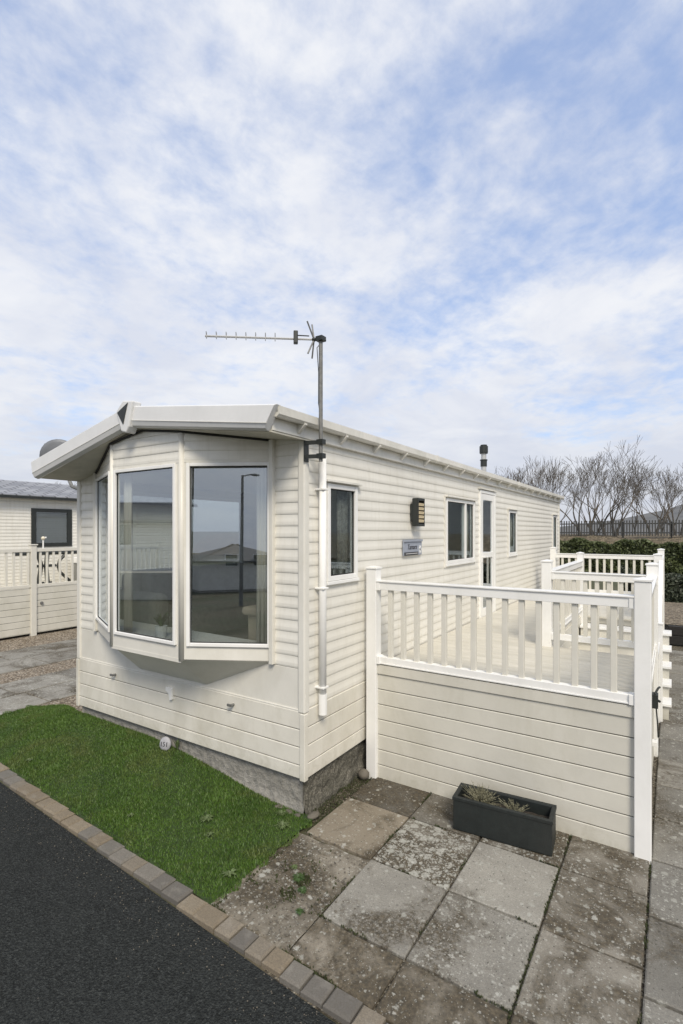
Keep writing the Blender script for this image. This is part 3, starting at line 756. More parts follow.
# roof sheets, fascias, soffit, gutter
rf = MB()
for xa, xb in ((XM, XR - .01), (XL + .01, XM)):
    p = [(xa, -.48, rtop(xa) - .012), (xb, -.48, rtop(xb) - .012), (xb, -.48, rtop(xb) - .04), (xa, -.48, rtop(xa) - .04)]
    rf.prism(p, (0, LEN + .55, 0))
roof = rf.build('roof', M['roofmetal'], cv)
for xa, xb in ((XM + .03, XR), (XL, XM - .03)):      # deep front fascias with a rolled lower lip and raked ends
    prof = [(-.50, .0), (-.525, -.012), (-.530, -.14), (-.515, -.185), (-.480, -.20), (-.455, -.195), (-.455, -.0)]
    poly = [(xa, y, rtop(xa) + z + .006) for y, z in prof]; m = MB(); i = 0
    rake = .11 if xb == XR else 0; rakel = .06 if xa == XL else 0
    e0 = [(xa + rakel * (-z / .2), y, rtop(xa) + z + .006) for y, z in prof]; e1 = [(xb - rake * (-z / .2), y, rtop(xb - rake * (-z / .2)) + z + .006) for y, z in prof]
    nP = len(prof); m.v += e0 + e1; m.f += [tuple(range(nP)), tuple(range(2 * nP - 1, nP - 1, -1))] + [(k, nP + k, nP + (k + 1) % nP, (k + 1) % nP) for k in range(nP)]
    fo = m.build('fascia', M['fascia'], cv, bev=.003)
    ln = MB(); yy = -.533
    ln.prism([(xa + rakel * .68, yy, rtop(xa) - .128), (xb - rake * .68, yy, rtop(xb) - .128), (xb - rake * .68, yy, rtop(xb) - .133), (xa + rakel * .68, yy, rtop(xa) - .133)], (0, .006, 0))
    ln.build('fascia_bead', M['gutter'], fo)
# peak cap: six-sided cover with a dark plate painted as its shaded opening
pk = MB(); z = PK
pk.prism([(XM - .125, -.55, z - .040), (XM - .02, -.55, z + .050), (XM + .13, -.55, z + .030), (XM + .105, -.55, z - .06), (XM + .075, -.55, z - .20), (XM + .03, -.55, z - .255), (XM - .045, -.55, z - .235)], (0, .10, 0))
pc = pk.build('ridge_cap', M['fascia'], cv, bev=.012)
MB().prism([(XM - .095, -.556, z - .055), (XM + .065, -.556, z + .018), (XM + .035, -.556, z - .06), (XM - .005, -.556, z - .175)], (0, .004, 0)).build('cap_opening_shade', M['dark'], pc)
so = MB()
for xa, xb in ((XM, XR - .09), (XL + .06, XM)):
    so.prism([(xa, -.46, rtop(xa) - .185), (xb, -.46, rtop(xb) - .185), (xb, -.46, rtop(xb) - .197), (xa, -.46, rtop(xa) - .197)], (0, .50, 0))
so.build('soffit', M['soffit'], cv)
vs = MB()                                           # black strip where bay meets soffit
for p, q in facets:
    for t0, t1 in ((0, .5), (.5, 1)):
        x0, y0 = p[0] + (q[0] - p[0]) * t0, p[1] + (q[1] - p[1]) * t0; x1, y1 = p[0] + (q[0] - p[0]) * t1, p[1] + (q[1] - p[1]) * t1
        vs.tube([(x0, y0 - .02, sof(x0) - .006), (x1, y1 - .02, sof(x1) - .006)], .011, 6)
vs.build('soffit_strip', M['rubber'], cv)
ef = MB(); ef.box(.002, .045, -.45, LEN + .03, 3.165, 3.262); ef.build('eave_board', M['gutter'], cv, bev=.003)
el = MB(); el.box(-W - .045, -W - .002, -.45, LEN + .03, 3.0, 3.13); el.build('eave_board', M['gutter'], cv, bev=.003)
# square-section gutter
gu = MB(); gprof = [(.047, 3.262), (.105, 3.255), (.128, 3.275), (.132, 3.335), (.122, 3.337), (.118, 3.285), (.10, 3.268), (.047, 3.272)]
gu.prism([(x, -.47, z) for x, z in gprof], (0, LEN + .52, 0)); gut = gu.build('gutter', M['gutter'], cv)
MB().prism([(.047, -.475, 3.262), (.105, -.475, 3.255), (.130, -.475, 3.275), (.134, -.475, 3.338), (.047, -.475, 3.338)], (0, .004, 0)).build('gutter_end', M['gutter'], gut)
gu.v  # noqa
y = -.15
while y < LEN:
    MB().prism([(.045, y, 3.19), (.055, y, 3.19), (.125, y, 3.25), (.125, y, 3.262), (.045, y, 3.262)], (0, .03, 0)).build('gutter_bracket', M['gutter'], gut); y += .62
for y in (2.55, 6.6): MB().prism([(.044, y, 3.258), (.106, y, 3.250), (.133, y, 3.272), (.137, y, 3.34), (.044, y, 3.34)], (0, .06, 0)).build('gutter_joint', M['gutter'], gut)
# downpipe at the corner
dp = MB(); dp.tube([(.062, .185, 3.03), (.062, .185, .83)], .032, 16); dpo = dp.build('downpipe', M['white'], cv, smooth=False)
for p in dpo.data.polygons: p.use_smooth = len(p.vertices) == 4
MB().tube([(.062, .185, .825), (.062, .185, 1.0)], .037, 16).build('pipe_socket', M['white'], dpo)
for z in (1.05, 1.9, 2.75): MB().box(.0, .098, .146, .224, z, z + .016).build('pipe_clip', M['white'], dpo, bev=.003)
# skirting: boards with grooves, below them the plinth
PZ = .885
sk = MB(); boards(sk, (0, 0, 0), (-1, 0, 0), (0, -1, 0), .03, W - .03, .325, PZ, .150, gap=.009, th=.014); sk.build('skirting', M['skirt'], cv)
sk = MB(); boards(sk, (0, 0, 0), (0, 1, 0), (1, 0, 0), .03, LEN, .325, PZ + .014, .150, gap=.009, th=.014); sk.build('skirting', M['skirt'], cv)
sk = MB(); boards(sk, (-W, 0, 0), (0, 1, 0), (-1, 0, 0), .03, LEN, .325, PZ + .014, .150, gap=.009, th=.014); sk.build('skirting', M['skirt'], cv)
for x in (0, -W):
    x0, x1 = (x - .03, x + .024) if x == 0 else (x - .024, x + .03)
    MB().box(x0, x1, -.024, .03, .31, .872).build('skirting_corner', M['skirt'], cv, bev=.006)
pl1 = grid([-W + .02 + (W - .06) * i / 60 for i in range(61)], [0, 1], lambda x, y: 0); m = MB(); rr = random.Random(4)
nx = 70; zl = [-.06, .03, .10, .17, .24, .322]
for i in range(nx + 1):
    for z in zl: m.v.append((-W + .015 + (W - .035) * i / nx, .035 + rr.uniform(-.004, .004) - (.02 if z < .05 else 0), z))
for i in range(nx):
    for j in range(5): a = i * 6 + j; m.f.append((a, a + 6, a + 7, a + 1))
m.build('plinth', M['concrete'], cv)
m = MB(); ny = 160
for i in range(ny + 1):
    for z in zl: m.v.append((-.022 + rr.uniform(-.016, .012) + (.02 if z < .05 else 0), .012 + (LEN - .05) * (i / ny) ** 1.3, z))
for i in range(ny):
    for j in range(5): a = i * 6 + j; m.f.append((a, a + 6, a + 7, a + 1))
m.build('plinth', M['rubble'], cv)
m = MB(); m.box(-W + .02, -W + .05, .05, LEN, -.03, .322); m.build('plinth', M['concrete'], cv)
# small fittings on the front skirting: brackets and vent cap
for x, z in ((-2.62, .80), (-.80, .805)):
    m = MB(); m.tube([(x, -.012, z), (x, -.055, z)], .012, 8); m.box(x - .04, x + .012, -.062, -.05, z - .010, z + .012); m.build('skirting_bracket', M['galv'], cv)
m = MB(); m.prism([(-1.73, -.013, .82), (-1.64, -.013, .82), (-1.64, -.013, .70), (-1.67, -.013, .69), (-1.69, -.013, .76), (-1.73, -.013, .78)], (0, -.03, 0)); m.build('cable_cap', M['white'], cv, bev=.004)
# flue
fx, fy = -.85, 7.55; fz = rtop(fx)
fl = MB(); fl.tube([(fx, fy, fz - .02), (fx, fy, 4.25)], .055, 14); flo = fl.build('flue', M['alu'], roof)
MB().tube([(fx, fy, fz), (fx, fy, fz + .12)], .09, 14).build('flue_collar', M['galv'], roof)
m = MB()
for z0, z1, r_ in ((3.80, 3.93, .068), (3.9295, 3.95, .080)): m.tube([(fx, fy, z0), (fx, fy, z1)], r_, 14)
m.build('flue_band', M['dark'], roof)
m = MB()
for z0, z1, r_ in ((4.08, 4.10, .085), (4.0995, 4.24, .090), (4.2395, 4.27, .070)): m.tube([(fx, fy, z0), (fx, fy, z1)], r_, 14)
m.build('flue_cowl', M['dark'], roof)
# interior shell
ins = MB(); ins.box(-W + .05, -.05, .02, 3.1, .93, 1.0); ins.build('interior_floor', M['carpet'], cv)
m = MB(); m.box(-W + .05, -.05, 3.1, 3.14, 1.0, 3.15); m.box(-W + .05, -.05, .02, 3.14, 3.02, 3.04); m.build('interior_partition', M['inwall'], cv)
m = MB(); m.prism([(A_[0] + .02, A_[1] + .04, 1.355), (B_[0] - .02, B_[1] + .04, 1.355), (RA[0] - .05, .02, 1.355), (RA[0] - .05, .12, 1.355), (LA[0] + .05, .12, 1.355), (LA[0] + .05, .02, 1.355)], (0, 0, .03)); m.build('bay_sill', M['white'], cv)
m = MB(); m.box(-1.2, -1.18, 3.14, LEN - .1, 1.0, 3.1); m.box(-1.2, -.05, 3.14, LEN - .1, .95, 1.0); m.build('interior_corridor', M['inwall'], cv)
def curtain(x0, y0, x1, y1, z0, z1, mat, amp=.025, n=28, gather=0):
    m = MB(); d = Vector((x1 - x0, y1 - y0, 0)); nn = Vector((-d.y, d.x, 0)).normalized()
    for i in range(n * 2 + 1):
        t = i / (n * 2); w = amp * math.sin(i * math.pi / 2 * .9)
        for z in (z0, (z0 + z1) / 2, z1): m.v.append(tuple(Vector((x0, y0, z)) + d * t + nn * w))
    for i in range(n * 2):
        for j in range(2): a = i * 3 + j; m.f.append((a, a + 3, a + 4, a + 1))
    o = m.build('curtain', mat, cv, smooth=True)
    s = o.modifiers.new('solid', 'SOLIDIFY'); s.thickness = .003; return o
curtain(-.42, .02, -.50, -.035, 1.39, 2.96, M['curtain'], .012, 6)
curtain(-2.00, -.33, -1.86, -.33, 1.39, 2.96, M['curtain'], .015, 6)
curtain(-2.93, .0, -2.82, -.03, 1.39, 2.96, M['curtain'], .015, 6)
curtain(-.07, .34, -.09, .46, 1.9, 2.85, M['curtain_d'], .02, 8); curtain(-.07, .62, -.09, .82, 1.9, 2.85, M['curtain_d'], .02, 10)
curtain(-.07, 3.98, -.07, 4.30, 1.9, 2.85, M['curtain'], .015, 10)
curtain(-.07, 6.62, -.07, 6.88, 1.9, 2.8, M['curtain'], .015, 8); curtain(-.07, 10.5, -.07, 11.0, 1.9, 2.8, M['curtain'], .015, 10)

# ---- inside things
def cushion_box(m, x0, x1, y0, y1, z0, z1): m.box(x0, x1, y0, y1, z0, z1)
so_ = empty('sofa', (-2.85, 1.6, 1.0), 0, 'dark grey sofa with rounded arms seen through the bay window', 'sofa')
def part(m, name, mat, par, bev): o = m.build(name, mat, par, bev=bev); shift(o, par); o.modifiers['bevel'].segments = 4 if bev else 2; return o
m = MB(); m.box(-3.25, -2.35, .45, 2.75, 1.06, 1.44); part(m, 'seat', M['sofa'], so_, .06)
m = MB(); m.box(-3.28, -3.02, .45, 2.75, 1.40, 1.90); part(m, 'backrest', M['sofa'], so_, .10)
m = MB(); m.box(-3.22, -2.30, .26, .50, 1.06, 1.68); part(m, 'arm', M['sofa'], so_, .10)
m = MB(); m.box(-3.22, -2.30, 2.70, 2.94, 1.06, 1.68); part(m, 'arm', M['sofa'], so_, .10)
m = MB(); m.box(-3.0, -2.82, .55, 1.15, 1.45, 1.88); part(m, 'back_cushion', M['sofa'], so_, .07)
ac = empty('armchair', (-1.3, 2.4, 1.0), 0, 'dark armchair at the back of the lounge seen through the right bay pane', 'armchair')
m = MB(); m.box(-1.9, -.7, 2.05, 2.8, 1.06, 1.46); part(m, 'seat', M['sofa'], ac, .06)
m = MB(); m.box(-1.95, -.65, 2.75, 3.05, 1.10, 2.0); part(m, 'backrest', M['sofa'], ac, .10)
m = MB(); m.box(-2.05, -1.83, 2.0, 2.95, 1.06, 1.70); part(m, 'arm', M['sofa'], ac, .09)
m = MB(); m.box(-.78, -.55, 2.0, 2.95, 1.06, 1.70); part(m, 'arm', M['sofa'], ac, .09)
fs = empty('footstool', (-.55, .42, 1.0), 0, 'beige upholstered footstool behind the right end of the bay window', 'footstool')
m = MB(); m.box(-.82, -.28, .18, .66, 1.05, 1.62); part(m, 'body', M['beige'], fs, .03)
m = MB(); m.box(-.86, -.24, .14, .70, 1.60, 1.68); part(m, 'seat', M['beige'], fs, .03)
def leaf_tuft(m, c, n, h, spread, w, rnd, up=.5):
    for k in range(n):
        a = rnd.uniform(0, 6.283); s = rnd.uniform(.3, 1) * spread; hh = h * rnd.uniform(.6, 1.1)
        d = Vector((math.cos(a), math.sin(a), 0)); t = Vector((-d.y, d.x, 0)) * w * rnd.uniform(.7, 1.3); c_ = Vector(c)
        p1 = c_ + d * s * .5 + Uz * hh * .7; p2 = c_ + d * s + Uz * hh * (1 if up > .4 else .5)
        m.quad(c_ - t * .3, c_ + t * .3, p1 + t, p1 - t); m.quad(p1 - t, p1 + t, p2)
    return m
rn = random.Random(9)
pp = empty('potted_plant', (-1.50, -.27, 1.386), 0, 'small green plant in a white pot on the bay window sill', 'plant')
m = MB(); m.tube([(0, 0, 0), (0, 0, .11)], [.045, .058], 16); m.build('pot', M['ceramic'], pp, smooth=False)
leaf_tuft(MB(), (0, 0, .09), 34, .15, .11, .012, rn).build('foliage', M['leaf'], pp)

# ---- things fixed to the side wall
wl = empty('wall_lamp', (0.012, 2.13, 2.62), 0, 'black wall lamp with five cream louvre slats on the caravan side', 'lamp')
MB().box(0, .03, -.10, -.02, -.10, .10).build('back_plate', M['dark'], wl, bev=.004)
m = MB(); m.box(.03, .10, -.095, -.075, -.165, .165); m.box(.03, .10, .075, .095, -.165, .165); m.box(.03, .10, -.075, .075, .135, .165); m.box(.03, .10, -.075, .075, -.165, -.135); m.box(.02, .035, -.09, .09, -.16, .16)
m.build('housing', M['dark'], wl, bev=.003)
for k in range(5): MB().obox((.05, -.074, .085 - k * .048), (0, .148, 0), (.045, 0, -.012), (.008, 0, .030)).build('louvre', M['cream_lamp'], wl)
sg = empty('name_sign', (0.014, 2.07, 2.19), 0, 'blue-grey name plaque with dark script below the black wall lamp', 'sign')
MB().box(0, .016, -.25, .25, -.075, .11).build('plate', M['signface'], sg, bev=.004)
MB().box(.016, .030, -.25, .25, .085, .11).build('top_moulding', M['signface'], sg, bev=.002)
MB().box(.016, .019, -.235, .14, -.10 + .028, -.035).build('lower_band', M['ink'], sg)
MB().box(.0192, .021, -.20, .12, -.056, -.050).build('band_line', M['ceramic'], sg)
mt = Matrix.Translation((.0175, -.03, .022)) @ Matrix(((0, 0, 1, 0), (1, 0, 0, 0), (0, 1, 0, 0), (0, 0, 0, 1)))
text_mesh('lettering', 'Tamara', .085, M['ink'], mt, sg, .0015, .35)
m = MB()
for k in range(7):
    a = k * 2 * math.pi / 7; c_ = (.018, .195 + .026 * math.cos(a), -.01 + .034 * math.sin(a)); m.ball(c_, .003, .012, .017, 8, 5)
m.build('emblem', M['ceramic'], sg); MB().ball((.019, .195, -.01), .004, .012, .014).build('emblem_centre', M['ink'], sg)

# ---- television aerial
ae = empty('tv_aerial', (.165, .01, 3.08), 0, 'tall television aerial with long toothed boom bracketed to the caravan corner', 'aerial')
def ap(m, name, mat, **k): o = m.build(name, mat, ae, **k); shift(o, ae); return o
ap(MB().tube([(.165, .01, 2.97), (.165, .01, 4.0)], .0165, 12), 'mast', M['galv'])
m = MB(); m.box(.022, .032, -.035, .025, 2.975, 3.165); ap(m, 'wall_plate', M['dark'], bev=.002)
for z in (3.0, 3.115): ap(MB().obox((.03, -.030, z), (.150, .045, 0), (-.006, .014, 0), (0, 0, .032)), 'bracket_arm', M['dark'])
for z in (2.995, 3.11): ap(MB().box(.138, .198, -.015, .035, z, z + .04), 'mast_clamp', M['dark'])
ap(MB().box(.132, .198, -.022, .042, 3.955, 3.995), 'mast_clamp', M['dark'], bev=.004)
bo, bt = Vector((.195, .045, 3.972)), Vector((-.555, -.575, 3.962)); bd = (bt - bo).normalized(); sdv = Vector((-bd.y, bd.x, 0))
ap(MB().tube([bo, bt], .009, 8), 'boom', M['alu'])
L_ = (bt - bo).length
m = MB()
for k in range(8):
    c_ = bo + bd * (L_ - .01 - k * .078); hh = .036 + .0008 * k
    for s in (-1, 1):
        m.tube([c_, c_ + (sdv * s * .5 + Uz).normalized() * hh], .0036, 5); m.tube([c_, c_ + (sdv * s * .5 - Uz * .55).normalized() * hh * .6], .0028, 5)
ap(m, 'directors', M['alu'])
c_ = bo + bd * (.25); m = MB(); m.obox(c_ - bd * .018 - sdv * .02 - Uz * .040, bd * .036, sdv * .04, Uz * .105); ap(m, 'dipole_box', M['dark'], bev=.006)
ap(MB().tube([c_ + Uz * .03, c_ + bd * -.11 + Uz * .028], .005, 6), 'feed_rod', M['dark'])
c_ = bo + bd * .10; m = MB()
for s, a in ((1, .45), (1, .10), (-1, .40), (-1, .10)):
    dd = (Uz * s + bd * a + sdv * (.35 if a > .2 else -.35)).normalized(); m.tube([c_, c_ + dd * .15], .0065, 6)
ap(m, 'reflector', M['galv']); ap(MB().ball(c_, .022, .022, .016), 'reflector_hub', M['dark'])
pts = [bo - Uz * .01 + Vector((-.02, -.02, 0)), Vector((.145, -.015, 3.90)), Vector((.150, .0, 3.7)), Vector((.149, .0, 3.45)), Vector((.14, .03, 3.38)), Vector((.137, .06, 3.30))]
ap(MB().tube(pts, .0035, 6), 'cable', M['dark'])

# ---- satellite dish at the far (left) side
di = empty('satellite_dish', (-W - .02, .10, 3.06), 0, 'dark grey satellite dish showing above the left end of the roof', 'satellite dish')
cD = Vector((-.72, .06, .28)); ax = Vector((-.62, .62, .30)).normalized(); u1 = ax.orthogonal().normalized(); u2 = ax.cross(u1)
m = MB(); nr, na = 7, 28
for i in range(nr + 1):
    r_ = .25 * i / nr
    for j in range(na):
        t = 2 * math.pi * j / na; m.v.append(tuple(cD + (u1 * math.cos(t) + u2 * math.sin(t)) * r_ + ax * (r_ * r_ * .8)))
for i in range(nr):
    for j in range(na): m.f.append((i * na + j, i * na + (j + 1) % na, (i + 1) * na + (j + 1) % na, (i + 1) * na + j))
o = m.build('reflector', M['grey'], di, smooth=True); s = o.modifiers.new('solid', 'SOLIDIFY'); s.thickness = .012; s.offset = 0
MB().tube([(-.03, 0, -.18), (-.35, .02, -.10), cD], .022, 8).build('arm', M['galv'], di)
MB().tube([cD - u2 * .25 + ax * .06, cD + ax * .30 - u2 * .12], .010, 6).build('feed_arm', M['galv'], di)
MB().ball(cD + ax * .30 - u2 * .11, .035, .035, .05).build('receiver', M['grey'], di)
MB().box(-.03, 0, -.06, .06, -.28, -.08).build('wall_bracket', M['galv'], di)

# ================================================================== DECK
DZ = 1.02; DX = 2.40; DY = .98
dk = empty('sun_deck', (1.2, 1.0, 0), 0, 'raised sun deck with white balustrade and cream boarded front along the caravan side', 'deck')
def dp_(m, name, mat, bev=0, **k): o = m.build(name, mat, dk, bev=bev, **k); return shift(o, dk)
def dbox(name, mat, x0, x1, y0, y1, z0, z1, bev=.004): return dp_(MB().box(x0, x1, y0, y1, z0, z1), name, mat, bev)
EY, WX, BY = 3.08, 1.32, 8.35     # enclosure edge, walkway edge, rear edge
fl = MB()
def planks(x0, x1, y0, y1):
    y = y0
    while y < y1 - .01:
        e = min(y + .145, y1); fl.box(x0, x1, y + .004, e - .001, DZ - .028, DZ); y = e
planks(.03, DX, DY + .02, EY); planks(.03, WX, EY, 5.75); planks(.03, DX, 5.75, BY)
dp_(fl, 'floor', M['deckfloor'], .002)
m = MB(); m.box(.04, DX - .02, DY + .06, EY - .05, .9, .99); m.box(.04, WX - .02, EY, BY - .05, .9, .99); m.box(WX, DX - .02, 5.80, BY - .05, .9, .99); dp_(m, 'joists', M['deckpanel'])
m = MB(); boards(m, (0, DY, 0), (1, 0, 0), (0, -1, 0), .13, DX - .03, -.015, 1.005, .147, gap=.009, th=.016); dp_(m, 'front_panel', M['deckpanel'])
m = MB(); boards(m, (DX, 0, 0), (0, 1, 0), (1, 0, 0), DY + .05, EY - .02, -.01, 1.005, .147, gap=.009, th=.016); dp_(m, 'side_panel', M['deckpanel'])
m = MB(); boards(m, (DX, 0, 0), (0, 1, 0), (1, 0, 0), 5.80, BY - .02, -.01, 1.005, .147, gap=.009, th=.016); dp_(m, 'side_panel', M['deckpanel'])
m = MB(); boards(m, (WX, 0, 0), (0, 1, 0), (1, 0, 0), EY + .05, 5.75, -.01, 1.005, .147, gap=.009, th=.016); dp_(m, 'side_panel', M['deckpanel'])
m = MB(); boards(m, (0, EY, 0), (-1, 0, 0), (0, 1, 0), -DX + .03, -WX - .03, -.01, 1.005, .147, gap=.009, th=.016); dp_(m, 'side_panel', M['deckpanel'])
m = MB(); boards(m, (0, BY, 0), (-1, 0, 0), (0, 1, 0), -DX + .03, -.1, -.01, 1.005, .147, gap=.009, th=.016); dp_(m, 'rear_panel', M['deckpanel'])
# edge trim above the boards
dbox('edge_trim', M['deckpanel'], .13, DX - .03, DY - .030, DY + .02, 1.01, 1.10)
dbox('edge_trim', M['deckpanel'], DX - .02, DX + .030, DY + .06, EY - .06, 1.01, 1.10)
def post(x, y, zt=2.03, z0=-.03, w=.055):
    p = dbox('post', M['white'], x - w, x + w, y - w, y + w, z0, zt, .006)
    m = MB(); i = 0; c = w + .008
    m.box(x - c, x + c, y - c, y + c, zt, zt + .014)
    m.v += [(x - c, y - c, zt + .014), (x + c, y - c, zt + .014), (x + c, y + c, zt + .014), (x - c, y + c, zt + .014), (x, y, zt + .030)]
    m.f += [(8, 9, 12), (9, 10, 12), (10, 11, 12), (11, 8, 12)]
    q = m.build('post_cap', M['white'], p); return p
def rail(x0, y0, x1, y1, z1=1.915, zb=1.125, n=None, base=True):
    d = Vector((x1 - x0, y1 - y0, 0)); L = d.length; d.normalize(); s = Vector((-d.y, d.x, 0)); o = Vector((x0, y0, 0))
    m = MB(); m.obox(o - s * .04 + Uz * (z1 - .085), d * L, s * .08, Uz * .075); m.obox(o - s * .052 + Uz * (z1 - .010), d * L, s * .104, Uz * .014)
    dp_(m, 'top_rail', M['white'], .003)
    m = MB(); m.obox(o - s * .032 + Uz * zb, d * L, s * .064, Uz * .055); m.obox(o - s * .040 + Uz * (zb - .014), d * L, s * .08, Uz * .014)
    dp_(m, 'bottom_rail', M['white'], .003)
    n = n or max(1, int(round(L / .147)) - 1)
    for k in range(n):
        t = L * (k + 1) / (n + 1); c = o + d * t
        b = MB(); b.obox(c - d * .022 - s * .022 + Uz * (zb + .045), d * .044, s * .044, Uz * (z1 - zb - .125)); dp_(b, 'baluster', M['baluster'], .004)
    for (cx, cy) in ((x0, y0), (x1, y1)):
        t = Vector((cx, cy, 0)); q = t + d * (.0 if (cx, cy) == (x0, y0) else -.035)
        for zz in (z1 - .092, zb - .018):
            m = MB(); m.obox(q - s * .046 + Uz * zz, d * .035, s * .092, Uz * (.09 if zz > 1.5 else .078)); dp_(m, 'rail_bracket', M['white'], .004)
post(.115, DY); post(DX, DY); post(DX, EY); post(WX, EY); post(DX, 5.78); post(DX, BY); post(.42, BY); post(WX, 5.72, w=.045)
rail(.17, DY, DX - .055, DY, n=15)
rail(DX, DY + .055, DX, EY - .055, n=13)
rail(WX + .055, EY, DX - .055, EY, n=7)
rail(WX, EY + .055, WX, 5.72 - .045, n=16)
rail(.475, BY, DX - .055, BY, n=13)
rail(DX, 5.78 + .055, DX, BY - .055, n=16)
# stairs rising away between the two enclosures
for k in range(5):
    y = 4.30 + k * .29; zt = .20 + k * .175
    t = dbox('stair_tread', M['white'], WX + .03, 2.575, y - .03, y + .30, zt - .035, zt, .005)
    dbox('stair_riser', M['deckpanel'], WX + .04, 2.545, y, y + .022, zt - .19 if k else -.01, zt - .036, .002)
    m = MB(); m.box(2.515, 2.545, y + .022, y + .29, -.01 , zt - .036); dp_(m, 'stair_side', M['deckpanel'], .002)
post(2.44, 4.22, zt=1.22, w=.04)
m = MB(); m.obox((2.41, 4.24, 1.16), (0, 1.50, .74), (.06, 0, 0), (0, 0, .06)); dp_(m, 'stair_handrail', M['white'], .004)
# low gate with black latch between first enclosure and stairs
gt = empty('side_gate', (2.44, 3.2, 0), 0, 'low cream gate with a black latch beside the deck stairs', 'gate')
m = MB(); boards(m, (2.42, 0, 0), (0, 1, 0), (1, 0, 0), 3.17, 4.14, .05, .95, .147, gap=.009, th=.016); shift(m.build('panel', M['deckpanel'], gt), gt)
m = MB(); m.box(2.405, 2.455, 3.15, 3.20, .02, 1.0); m.box(2.405, 2.455, 4.11, 4.16, .02, 1.0); m.box(2.405, 2.452, 3.20, 4.11, .95, 1.0); shift(m.build('frame', M['white'], gt, bev=.004), gt)
lt = empty('gate_latch', (2.445, 1.75, .95), 0, 'black metal latch hanging at the side of the front deck post', 'latch')
m = MB(); m.box(-.01, .035, -.04, .05, -.07, .05); m.tube([(.01, -.02, .05), (.035, .04, .09), (.045, .10, .085)], .010, 6); m.tube([(.02, 0, .0), (.05, .02, -.02)], .012, 6); m.build('body', M['dark'], lt, bev=.004)
MB().tube([(.02, 0, -.06), (.03, .01, -.20), (.035, .02, -.33)], .006, 6).build('rod', M['dark'], lt)
MB().box(-.01, .03, -.03, .05, -.40, -.36).build('keeper', M['white'], lt, bev=.003)

# ================================================================== SMALL THINGS ON THE GROUND
pt = empty('planter_box', (1.105, .52, .0), R(4.5), 'long black planter box on the slabs against the deck front', 'planter')
m = MB(); w, d_, h, t = .74, .25, .265, .028
m.box(0, w, 0, t, .008, h); m.box(0, w, d_ - t, d_, .008, h); m.box(0, t, t, d_ - t, .008, h - .001); m.box(w - t, w, t, d_ - t, .008, h - .001); m.box(t, w - t, t, d_ - t, .008, .05)
m.build('box', M['planter'], pt, bev=.004)
m = MB(); m.box(-.006, w + .006, -.006, t - .004, h - .022, h + .004); m.box(-.006, w + .006, d_ - t + .004, d_ + .006, h - .022, h + .004); m.box(-.006, t - .004, t - .004, d_ - t + .004, h - .022, h + .003); m.box(w - t + .004, w + .006, t - .004, d_ - t + .004, h - .022, h + .003)
m.build('rim', M['planter'], pt, bev=.003)
grid([t + i * (w - 2 * t) / 14 for i in range(15)], [t, .09, .13, .17, d_ - t], lambda x, y: .175 + random.uniform(-.012, .015)).build('soil', M['soil'], pt)
def tuft(name, loc, n, h, sp, w, mat, label, cat, group=None, seed=1, up=.6):
    r_ = random.Random(seed); o = leaf_tuft(MB(), (0, 0, 0), n, h, sp, w, r_, up).build(name, mat); o.location = loc
    return tag(o, label, cat, group)
def heather(loc, n, h, sp, label, seed):
    r_ = random.Random(seed); m = MB()
    for k in range(n):
        a = r_.uniform(0, 6.283); s = r_.uniform(.1, 1) * sp; hh = h * r_.uniform(.5, 1.1); e = Vector((math.cos(a) * s, math.sin(a) * s * .55, hh)); b_ = e * .15; b_.z = 0
        m.tube([b_, e * .6 + Uz * .01, e], [.0018, .0016, .001], 3, False)
        for q in range(6):
            c_ = e * (.35 + .65 * q / 6); dd = Vector((r_.uniform(-1, 1), r_.uniform(-1, 1), r_.uniform(.2, 1))).normalized() * .018; tt = dd.orthogonal().normalized() * .0028
            m.quad(c_ - tt, c_ + tt, c_ + dd)
    o = m.build('heather_plant', M['heather']); o.location = loc; return tag(o, label, 'plant')
heather((1.29, .66, .17), 150, .15, .18, 'dry feathery plant filling the left end of the black planter', 2)
heather((1.55, .67, .17), 55, .11, .13, 'small sprig of dry plant in the middle of the black planter', 4)
# number stone 151
ns = empty('number_stone', (-1.72, -.06, lawn_z(-1.72, -.06) - .005), R(4), 'round pale stone painted with the number 151 in the grass by the plinth', 'house number')
ns.rotation_euler = (R(-12), 0, R(20))
m = MB(); m.ball((0, 0, .062), .064, .026, .070, 22, 14); m.build('stone', simple('painted_stone', (0.36, 0.36, 0.38), .6, var=.2, scale=30, bmp=.2, grime=(0.25, .23, .2), gamt=.5), ns, smooth=True)
mt = Matrix.Translation((0, -.0235, .060)) @ Matrix.Rotation(R(90), 4, 'X')
text_mesh('lettering', '151', .060, M['ink'], mt, ns, .004)
tuft('weed', (-1.60, -.0, lawn_z(-1.60, -.02)), 16, .13, .05, .006, M['weed'], 'thin upright weed beside the number stone', 'weed', seed=3)
